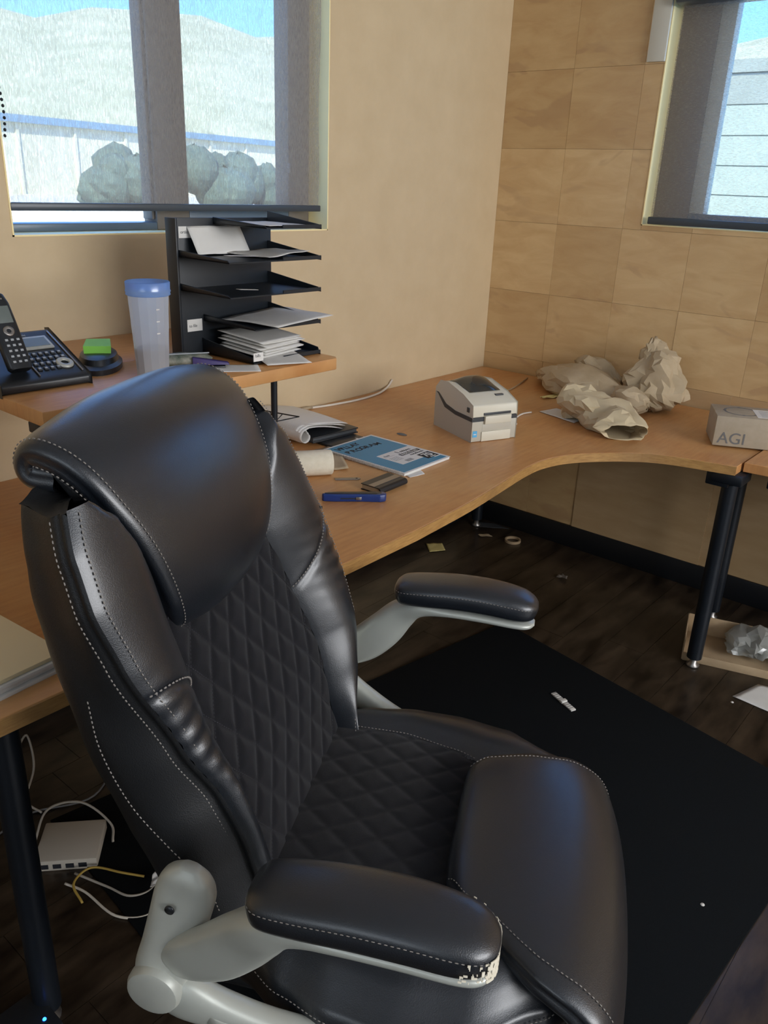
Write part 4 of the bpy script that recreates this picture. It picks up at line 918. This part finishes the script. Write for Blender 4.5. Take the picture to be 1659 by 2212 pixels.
# wallet-like small book
wl = thing('card_holder', 'small black card holder with a grey metal strip, lying by the notebook', 'card holder', (-1.545, -0.716, DZ), math.radians(2))
rows = []
for x in (-0.058, 0.058):
    rows.append([(x, -0.030, 0.0005), (x, -0.034, 0.004), (x, -0.035, 0.009), (x, -0.032, 0.015), (x, -0.026, 0.0175), (x, 0.033, 0.0175), (x, 0.033, 0.0155), (x, -0.024, 0.0155), (x, -0.030, 0.012), (x, -0.031, 0.006), (x, -0.026, 0.0025), (x, 0.033, 0.0025), (x, 0.033, 0.0005)])
q = MB().grid(rows, close_v=True); q.f.append(tuple(range(13))); q.f.append(tuple(range(13, 26))); q.build('cover', 'black', wl)
box('page_block', 'box', wl, -0.056, 0.056, -0.028, 0.030, 0.003, 0.0152); box('metal_strip', 'steel', wl, -0.0582, 0.0582, -0.012, 0.008, 0.0172, 0.0185)
# utility knife
kn = thing('utility_knife', 'blue retractable utility knife at the front edge of the desk', 'knife', (-1.676, -0.726, DZ), math.atan2(-0.115, 0.118))
ol = [(-0.083, -0.004), (-0.078, -0.011), (-0.05, -0.014), (0.02, -0.014), (0.065, -0.018), (0.080, -0.013), (0.083, 0.0), (0.078, 0.010), (0.06, 0.013), (0.0, 0.009), (-0.045, 0.010), (-0.07, 0.004)]
MB().prism(ol, 0.0, 0.020).build('handle', 'knife', kn, bevel=0.0035, seg=3)
MB().prism([(a*0.88 - 0.002, b*0.62 + 0.0) for a, b in ol], 0.0195, 0.0212).build('grip', 'black', kn, bevel=0.0006)
box('slot', 'ink', kn, -0.035, 0.012, -0.0148, -0.0135, 0.008, 0.011); box('slider', 'steel', kn, 0.004, 0.018, -0.0165, -0.0135, 0.006, 0.014, bevel=0.001)
pn = thing('pen', 'grey metal pen end poking out beside the chair back', 'pen', (-1.784, -0.708, DZ + 0.0055), math.radians(128))
MB().tube([(0.0, 0, 0), (0.13, 0, 0)], 0.0050, 12).build('barrel', 'steel', pn, smooth=True, angle=0.6); MB().tube([(-0.008, 0, 0), (0.0, 0, 0)], 0.0035, 12).build('tip', 'black', pn, smooth=True, angle=0.6)
# paper roll
rl = thing('paper_roll', 'cream roll of paper towel lying on the desk beside the chair back', 'paper roll', (-1.572, -0.548, DZ + 0.035), math.atan2(0.56, -0.83))
mx_ = Matrix.Rotation(pi/2, 4, 'Y')
MB().lathe([(0.014, 0.0), (0.031, 0.0), (0.0345, 0.003), (0.035, 0.02), (0.035, 0.15), (0.031, 0.155), (0.014, 0.155)], 0, 0, 32, mx_).build('sheet_layers', 'toweling', rl, smooth=True, angle=0.8)
MB().lathe([(0.014, 0.0), (0.012, 0.0), (0.012, 0.155), (0.014, 0.155)], 0, 0, 20, mx_).build('core', 'kraft', rl, smooth=True)
tb = thing('metal_tab', 'small dull metal tab with a hole sticking out under the paper roll', 'tab', (-1.565, -0.615, DZ), math.radians(-40))
MB().prism([(-0.045, -0.008), (0.02, -0.008), (0.026, 0.0), (0.02, 0.008), (-0.045, 0.008)], 0, 0.0025).build('plate', 'steel', tb, bevel=0.0006); MB().lathe([(0.0001, 0.0028), (0.003, 0.0028), (0.003, 0.002)], 0.015, 0, 12).build('hole', 'ink', tb)
tag(sheet('kraft_sheet', 'kraft', [(-1.585, -0.505), (-1.515, -0.560), (-1.37, -0.372), (-1.465, -0.375)], DZ+0.001, wav=0.003, seed=4, curl=0.004), 'small brown kraft sheet tucked between paper roll and notebook', 'paper')
# binders / tablets
bd = thing('black_binder', 'flat black binder lying under the curled white papers', 'binder', (-1.33, -0.225, DZ+0.0095), math.radians(-4))
box('back_cover', 'black', bd, -0.095, 0.095, -0.12, 0.13, 0.0, 0.004, bevel=0.001); box('page_block', 'stripe', bd, -0.093, 0.091, -0.117, 0.128, 0.004, 0.014, bevel=0.001); box('front_cover', 'black', bd, -0.095, 0.095, -0.12, 0.13, 0.014, 0.018, bevel=0.001)
tb2 = thing('tablet', 'black glossy tablet with a small white mark, behind the notebook', 'tablet', (-1.33, -0.33, DZ), math.radians(-3))
box('body', 'black', tb2, -0.072, 0.072, -0.078, 0.10, 0.0, 0.009, bevel=0.003); MB().prism([(0.035, -0.066), (0.047, -0.064), (0.040, -0.050)], 0.009, 0.0094).build('white_mark', 'paper', tb2)
tag(sheet('paper_sheet', 'paper', [(-1.42, -0.425), (-1.235, -0.385), (-1.24, -0.372), (-1.42, -0.410)], DZ+0.0005), 'thin white sheet edge between the tablet and the notebook', 'paper')
# curled paper stack
for k in range(3):
    rows = []
    ax0 = Vector((-1.445 - 0.004*k, -0.305 - 0.012*k, 0)); dr = Vector((0.06, 1.0, 0)).normalized(); pd = Vector((-1.0, 0.06, 0))
    for i in range(25):
        t = i/24; r = []
        # cross-section: flat from rear then rolling over near the front
        for j in range(25):
            s_ = j/24
            if s_ < 0.5: off = (s_/0.5 - 1)*(0.19 - 0.02*k); z = DZ + 0.034 + 0.026*math.sin(s_/0.5*pi*0.5) - 0.003*k
            else:
                a = (s_-0.5)/0.5*(1.75*pi - 0.25*k); R_ = (0.029 - 0.003*k)*(1 - 0.35*(s_-0.5)/0.5); off = R_*math.sin(a); z = DZ + 0.060 - 0.003*k - (0.029-0.003*k) + R_*math.cos(a)
            r.append(ax0 + dr*(0.27*t) + pd*off + Vector((0, 0, z - DZ + 0.001 + 0.004*math.sin(t*3 + k)*(s_ < 0.5))))
        rows.append(r)
    o = MB().grid(rows).build('paper_sheet', 'print' if k == 0 else 'paper', None, smooth=True, solid=0.0005, loc=(0, 0, 0)); cc_ = Vector((-1.36, -0.18, DZ))
    o.data.transform(Matrix.Translation((1.36, 0.18, 0))); o.location = cc_
    tag(o, ['printed sheet curling over on top of the black binder', 'white sheet curled inside the printed one on the binder', 'innermost white sheet rolled up on the black binder'][k], 'paper')
bc = thing('wire_stand', 'small black wire triangle standing on the papers beside the chair back', 'wire stand', (-1.475, -0.245, DZ + 0.066), math.radians(-62))
P3 = [(-0.10, 0.02, 0.028), (0.055, 0, 0.022), (-0.045, -0.012, -0.005)]
MB().tube([P3[0], P3[1], P3[2], (-0.10, -0.01, -0.004)], 0.0022, 6).build('wire_loop', 'blackm', bc, smooth=True); MB().tube([(0.0, 0.004, 0.023), (-0.02, -0.01, -0.001), (-0.04, 0.01, 0.024)], 0.0016, 6).build('wire_strut', 'blackm', bc, smooth=True)
# cables on desk
cab = MB().tube(catmull([(-1.127, -0.018, DZ+0.004), (-1.03, -0.040, DZ+0.004), (-0.90, -0.052, DZ+0.004), (-0.78, -0.040, DZ+0.005), (-0.69, -0.010, DZ+0.012), (-0.66, -0.006, DZ+0.034)], 8), 0.0042, 8).build('cable', 'whitecable', None, smooth=True); tag(cab, 'white cable running along the foot of the cream wall on the desk', 'cable')
plg = thing('wall_stain_plug', 'small brown plug at the end of the white cable by the wall', 'plug', (-1.14, -0.02, DZ)); MB().tube([(-0.03, 0, 0.007), (0.02, 0, 0.006)], [0.007, 0.005], 8).build('body', 'kraft', plg, smooth=True)
plg.name = 'cable_plug'
cab = MB().tube(catmull([(-0.83, -0.62, DZ+0.004), (-0.76, -0.64, DZ+0.004), (-0.70, -0.60, DZ+0.004), (-0.62, -0.58, DZ+0.004), (-0.57, -0.59, DZ+0.004)], 8), 0.003, 8).build('cable', 'whitecable', None, smooth=True); tag(cab, 'thin pale cable running from the label printer towards the brown paper', 'cable')
cab = MB().tube(catmull([(-0.62, -0.45, DZ+0.004), (-0.50, -0.40, DZ+0.005), (-0.40, -0.36, DZ+0.004), (-0.25, -0.33, DZ+0.005), (-0.08, -0.28, DZ+0.004)], 8), 0.0028, 6).build('cable', 'box', None, smooth=True); tag(cab, 'brown cable behind the printer running to the panelled wall', 'cable')
tag(sheet('paper_note', 'paper', [(-0.577, -0.765), (-0.485, -0.765), (-0.44, -0.62), (-0.531, -0.600)], DZ+0.0005, wav=0.002), 'white paper note lying beside the crumpled brown paper', 'paper')
tag(sheet('paper_scrap', 'yellow', [(-0.36, -0.52), (-0.27, -0.55), (-0.27, -0.515), (-0.35, -0.495)], DZ+0.0005, wav=0.012), 'yellow scrap sticking out beneath the crumpled brown paper', 'paper')
dt = MB().lathe([(0.0001, 0.002), (0.012, 0.0018), (0.022, 0.0005)], 0, 0, 14).build('burr', 'greyink', None, smooth=True, loc=(-1.13, -0.44, DZ)); dt.name = 'lint_ball'; dt.scale = (0.5, 0.9, 2); tag(dt, 'small dark lint ball on the desk between printer and binder', 'lint')

# ------------------------------------------------------------------ crumpled kraft paper
def crumple(name, label, mt, axis, seed, fold=0.16, m_=22, sub=3, base=DZ):
    # irregular folded tube of paper with sharp creases; axis: (x, y, z, rx, rz) stations
    rnd = random.Random(seed)
    ax = catmull([(a[0], a[1], a[2]) for a in axis], sub); rr = catmull([(a[3], a[4], 0) for a in axis], sub); rows = []
    N_ = len(ax)
    for i, p in enumerate(ax):
        t = (ax[min(i+1, N_-1)] - ax[max(i-1, 0)]).normalized(); side = t.cross(Vector((0, 0, 1)))
        side = side.normalized() if side.length > 0.1 else Vector((1, 0, 0)); upv = side.cross(t).normalized()
        r = []
        for k in range(m_):
            a = 2*pi*(k + 0.35*(i % 2))/m_
            q = Vector((math.cos(a)*0.9, math.sin(a)*0.9, i*0.22)) + Vector((seed*7.3, 0, 0))
            f = 1 + fold*1.5*(abs(noise.noise(q))*2.2 - 0.45) + fold*0.6*rnd.uniform(-0.5, 0.5)*(1 if k % 3 == 0 else 0.35)
            off = side*(rr[i].x*math.cos(a)*f) + upv*(rr[i].y*math.sin(a)*f)
            pt = p + off + t*rnd.uniform(-0.006, 0.006); pt.z = max(pt.z, base + 0.001 + 0.0002*(k % 3)); r.append(pt)
        rows.append(r)
    cx_, cy_ = axis[0][0], axis[0][1]
    rows = [[Vector((p.x-cx_, p.y-cy_, p.z-base)) for p in r] for r in rows]
    q = MB().grid(rows, close_v=True); f2 = []
    for k, f_ in enumerate(q.f): f2 += [(f_[0], f_[1], f_[2]), (f_[0], f_[2], f_[3])] if (k*7 + seed) % 2 else [(f_[0], f_[1], f_[3]), (f_[1], f_[2], f_[3])]
    q.f = f2
    o = q.build(name, mt, None, smooth=True, angle=math.radians(24), loc=(cx_, cy_, base), solid=0.0008)
    tag(o, label, 'packing paper'); return o
crumple('crumpled_paper', 'long crumpled brown paper lying against the panelled wall', 'kraft', [(-0.055, -0.315, DZ+0.028, 0.012, 0.014), (-0.10, -0.38, DZ+0.035, 0.045, 0.030), (-0.14, -0.46, DZ+0.05, 0.085, 0.045), (-0.20, -0.56, DZ+0.055, 0.10, 0.060), (-0.22, -0.66, DZ+0.05, 0.10, 0.055), (-0.26, -0.76, DZ+0.04, 0.07, 0.038), (-0.29, -0.83, DZ+0.03, 0.04, 0.026)], 3)
crumple('crumpled_paper', 'small crumpled brown fold sticking up behind the long brown paper', 'kraft', [(-0.08, -0.50, DZ+0.10, 0.02, 0.02), (-0.09, -0.56, DZ+0.10, 0.05, 0.045), (-0.10, -0.63, DZ+0.08, 0.045, 0.05), (-0.11, -0.70, DZ+0.045, 0.03, 0.03)], 9, 0.3)
crumple('crumpled_paper', 'pale crumpled brown paper twisted towards the curved desk edge', 'kraft2', [(-0.47, -0.655, DZ+0.055, 0.020, 0.020), (-0.475, -0.70, DZ+0.06, 0.07, 0.06), (-0.50, -0.77, DZ+0.055, 0.085, 0.062), (-0.53, -0.83, DZ+0.05, 0.085, 0.055), (-0.56, -0.89, DZ+0.042, 0.080, 0.048), (-0.60, -0.945, DZ+0.036, 0.072, 0.040), (-0.645, -0.985, DZ+0.028, 0.078, 0.030)], 5, 0.26)
crumple('paper_bag', 'tall crumpled brown paper bag standing against the panelled wall', 'kraft', [(-0.185, -0.905, DZ+0.01, 0.05, 0.04), (-0.18, -0.90, DZ+0.06, 0.085, 0.065), (-0.16, -0.88, DZ+0.12, 0.09, 0.06), (-0.135, -0.855, DZ+0.17, 0.075, 0.05), (-0.115, -0.83, DZ+0.215, 0.05, 0.03), (-0.105, -0.815, DZ+0.25, 0.012, 0.008)], 12, 0.34)
crumple('crumpled_paper', 'rounded crumpled brown paper end in front of the tall paper bag', 'kraft', [(-0.25, -0.76, DZ+0.05, 0.03, 0.025), (-0.27, -0.80, DZ+0.05, 0.06, 0.045), (-0.285, -0.85, DZ+0.045, 0.062, 0.045), (-0.29, -0.89, DZ+0.035, 0.035, 0.028), (-0.29, -0.905, DZ+0.03, 0.008, 0.006)], 15, 0.2)

# ------------------------------------------------------------------ AGI box
ab = thing('cardboard_box', 'flat grey cardboard box printed AGI straddling the two desks', 'box', (-0.487, -1.213, 0.736), math.radians(-63.5))
# local x runs along the front face to the right, y to the back
BW, BD, BH = 0.36, 0.165, 0.098
box('body', 'card', ab, 0, BW, 0, BD, 0, BH, bevel=0.003)
text('lettering', 'AGI', 0.052, 'greyink', ab, Matrix.Translation((0.012, -0.0006, 0.010)) @ Matrix.Rotation(pi/2, 4, 'X'), 0.0003)
q = MB().lathe([(0.048, 0.0), (0.052, 0.0008), (0.055, 0.0)], 0, 0, 36, Matrix.Translation((0.085, 0.085, BH))).build('ring_print', 'greyink', ab)
for a, b in ((0.085, 0.137), (0.085, 0.033), (0.033, 0.085), (0.125, 0.05)): MB().lathe([(0.0001, 0.0007), (0.006, 0.0006)], a, b, 10, Matrix.Translation((0, 0, BH))).build('dot_print', 'greyink', ab)
q = box('shipping_label', 'paper', ab, 0.125, 0.26, 0.02, 0.125, BH, BH+0.0008)
for k in range(6): box('label_print', 'greyink', q, 0.14, 0.24 - 0.01*(k % 3), 0.035 + 0.014*k, 0.0375 + 0.014*k, BH+0.0008, BH+0.001)
# ------------------------------------------------------------------ cream folders on the desk at left
for k in range(4):
    o = MB().prism([(-0.22, -0.13), (0.09, -0.125), (0.085, 0.125), (-0.22, 0.12)], 0, 0.007).build('card_folder', 'cream' if k == 3 else 'paper', None, bevel=0.0008, loc=(-2.655 - 0.004*k, -0.790 + 0.005*(k % 2), DZ + 0.0078*k), rz=math.radians(4 + 1.5*math.sin(k*2)))
    tag(o, 'cream card folder on top of the low stack at the desk edge' if k == 3 else 'white paper folder in the low stack under the cream one', 'folder', None if k == 3 else 'folders under the cream one')

# ------------------------------------------------------------------ floor litter
def scrap(name, label, mt, pts, z=0.001, wav=0.004, seed=0):
    o = sheet(name, mt, pts, z, wav=wav, seed=seed); tag(o, label, 'litter'); return o
scrap('paper_scrap', 'small yellow paper scrap on the dark floor under the desk', 'yellow', [(-0.502, -0.129), (-0.438, -0.167), (-0.388, -0.112), (-0.44, -0.061)], seed=1)
scrap('paper_scrap', 'dim grey sheet on the floor by the corner under the desk', 'stripe', [(-0.12, -0.11), (-0.03, -0.24), (-0.02, -0.15), (-0.07, -0.08)], seed=2)
scrap('paper_scrap', 'tiny pale shred on the floor beside the tape ring', 'kraft', [(-0.20, -0.19), (-0.16, -0.23), (-0.15, -0.20), (-0.19, -0.17)], seed=3)
tp = MB().lathe([(0.030, 0.0005), (0.036, 0.0005), (0.036, 0.012), (0.030, 0.012), (0.030, 0.0005)], 0, 0, 24).build('tape_ring', 'box', None, smooth=True, angle=0.6, loc=(-0.138, -0.325, 0)); tag(tp, 'brown tape ring lying on the floor under the desk', 'tape')
scrap('paper_scrap', 'small dark leaf-like scrap on the open floor under the curved desk', 'frame', [(-0.33, -0.70), (-0.30, -0.69), (-0.295, -0.655), (-0.33, -0.65)], wav=0.02, seed=5)
cn = thing('white_clip', 'small white ribbed clip lying on the black mat', 'clip', (-1.102, -1.108, 0.006), math.radians(-113))
box('bar', 'white', cn, -0.050, -0.006, -0.009, 0.009, 0, 0.005, bevel=0.001); box('bar', 'white', cn, 0.006, 0.050, -0.009, 0.009, 0, 0.005, bevel=0.001); box('knuckle', 'white', cn, -0.007, 0.007, -0.011, 0.011, 0, 0.009, bevel=0.002)
for k in range(8): box('rib', 'greyink', cn, (-0.046 if k < 4 else 0.010) + 0.0095*(k % 4), (-0.046 if k < 4 else 0.010) + 0.0095*(k % 4) + 0.0015, -0.0092, 0.0092, 0.0045, 0.0055)
sp_ = MB().lathe([(0.0001, 0.003), (0.004, 0.0015), (0.005, 0)], 0, 0, 8).build('crumb', 'white', None, loc=(-1.58, -1.72, 0.006)); tag(sp_, 'tiny white crumb on the black mat near its edge', 'crumb')
sp_ = MB().lathe([(0.0001, 0.003), (0.004, 0.0015), (0.005, 0)], 0, 0, 8).build('crumb', 'white', None, loc=(-0.72, -1.50, 0.0)); tag(sp_, 'tiny white crumb on the floor beside the cardboard tray', 'crumb')
# cardboard tray with plastic bag
ct = thing('cardboard_tray', 'open brown cardboard tray on the floor behind the desk legs', 'box', (-0.396, -1.403, 0), math.radians(-72.6))
# local x along its long front edge, y towards the wall
for nm, a in (('base', (-0.17, 0.19, -0.14, 0.07, 0, 0.004)), ('side_wall', (-0.17, 0.19, -0.144, -0.140, 0, 0.030)), ('side_wall', (-0.17, 0.19, 0.07, 0.074, 0, 0.075)), ('end_wall', (-0.174, -0.17, -0.14, 0.07, 0, 0.075)), ('end_wall', (0.19, 0.194, -0.14, 0.07, 0, 0.075))):
    box(nm, 'box', ct, *a, bevel=0.001)
crb = crumple('plastic_bag', 'crumpled clear plastic bag lying in the cardboard tray', 'cling', [(-0.405, -1.365, 0.045, 0.02, 0.015), (-0.40, -1.39, 0.05, 0.070, 0.035), (-0.385, -1.44, 0.055, 0.075, 0.042), (-0.375, -1.49, 0.055, 0.07, 0.040), (-0.37, -1.53, 0.05, 0.03, 0.02)], 21, 0.3, base=0.006); crb['category'] = 'bag'
scrap('paper_sheet', 'white paper sheet on the floor in front of the cardboard tray', 'paper', [(-0.69, -1.49), (-0.70, -1.66), (-0.52, -1.70), (-0.56, -1.53)], wav=0.003, seed=9)

# ------------------------------------------------------------------ under the desk at left
ro = thing('network_box', 'off-white network box among tangled cables on the floor under the desk', 'network box', (-2.43, -0.545, 0), math.radians(-42))
box('case', 'router', ro, -0.075, 0.065, -0.06, 0.065, 0.0, 0.030, bevel=0.004)
for k in range(4): box('port', 'ink', ro, -0.06 + 0.028*k, -0.042 + 0.028*k, -0.061, -0.059, 0.008, 0.020)
def cable(label, mt, pts, r=0.003):
    o = MB().tube(catmull(pts, 8), r, 6).build('cable', mt, None, smooth=True); tag(o, label, 'cable')
cable('pale cable loop standing up behind the network box', 'beigecable', [(-2.42, -0.30, 0.004), (-2.37, -0.26, 0.05), (-2.36, -0.22, 0.12), (-2.40, -0.24, 0.08), (-2.43, -0.33, 0.02), (-2.42, -0.38, 0.004)])
cable('greenish white cable arching over the network box', 'beigecable', [(-2.50, -0.50, 0.036), (-2.44, -0.46, 0.075), (-2.37, -0.49, 0.07), (-2.34, -0.56, 0.03), (-2.36, -0.60, 0.012)])
cable('long white cable sweeping from the network box towards the chair', 'whitecable', [(-2.50, -0.63, 0.012), (-2.48, -0.68, 0.006), (-2.47, -0.78, 0.004), (-2.42, -0.83, 0.004), (-2.36, -0.80, 0.004), (-2.25, -0.70, 0.004)])
cable('second pale cable curving beside the long white one', 'beigecable', [(-2.47, -0.62, 0.012), (-2.44, -0.70, 0.006), (-2.42, -0.76, 0.006), (-2.37, -0.775, 0.004), (-2.30, -0.72, 0.004)])
cable('yellow network cable beside the network box', 'ycable', [(-2.50, -0.70, 0.006), (-2.49, -0.65, 0.018), (-2.44, -0.64, 0.020), (-2.40, -0.70, 0.016), (-2.37, -0.74, 0.010)], 0.0028)
cable('thin dark grey cable across the floor behind the network box', 'greyink', [(-2.60, -0.40, 0.004), (-2.45, -0.36, 0.004), (-2.30, -0.42, 0.004), (-2.15, -0.30, 0.004)], 0.0028)
cable('pale cable running behind the black desk leg', 'beigecable', [(-2.95, -0.75, 0.004), (-2.80, -0.72, 0.02), (-2.72, -0.66, 0.01), (-2.66, -0.60, 0.004)])
scrap('paper_scrap', 'small white triangular tag at the end of the cables', 'paper', [(-2.385, -0.785), (-2.35, -0.80), (-2.33, -0.765), (-2.36, -0.76)], z=0.012, wav=0.02, seed=11)
pc = thing('power_unit', 'black power unit with a small blue light under the desk', 'power unit', (-2.735, -0.898, 0), 0.0)
box('case', 'black', pc, -0.05, 0.05, -0.06, 0.04, 0, 0.06, bevel=0.004); MB().lathe([(0.0001, 0.0625), (0.003, 0.062), (0.0035, 0.06)], 0.03, -0.03, 10).build('indicator_light', 'led', pc)
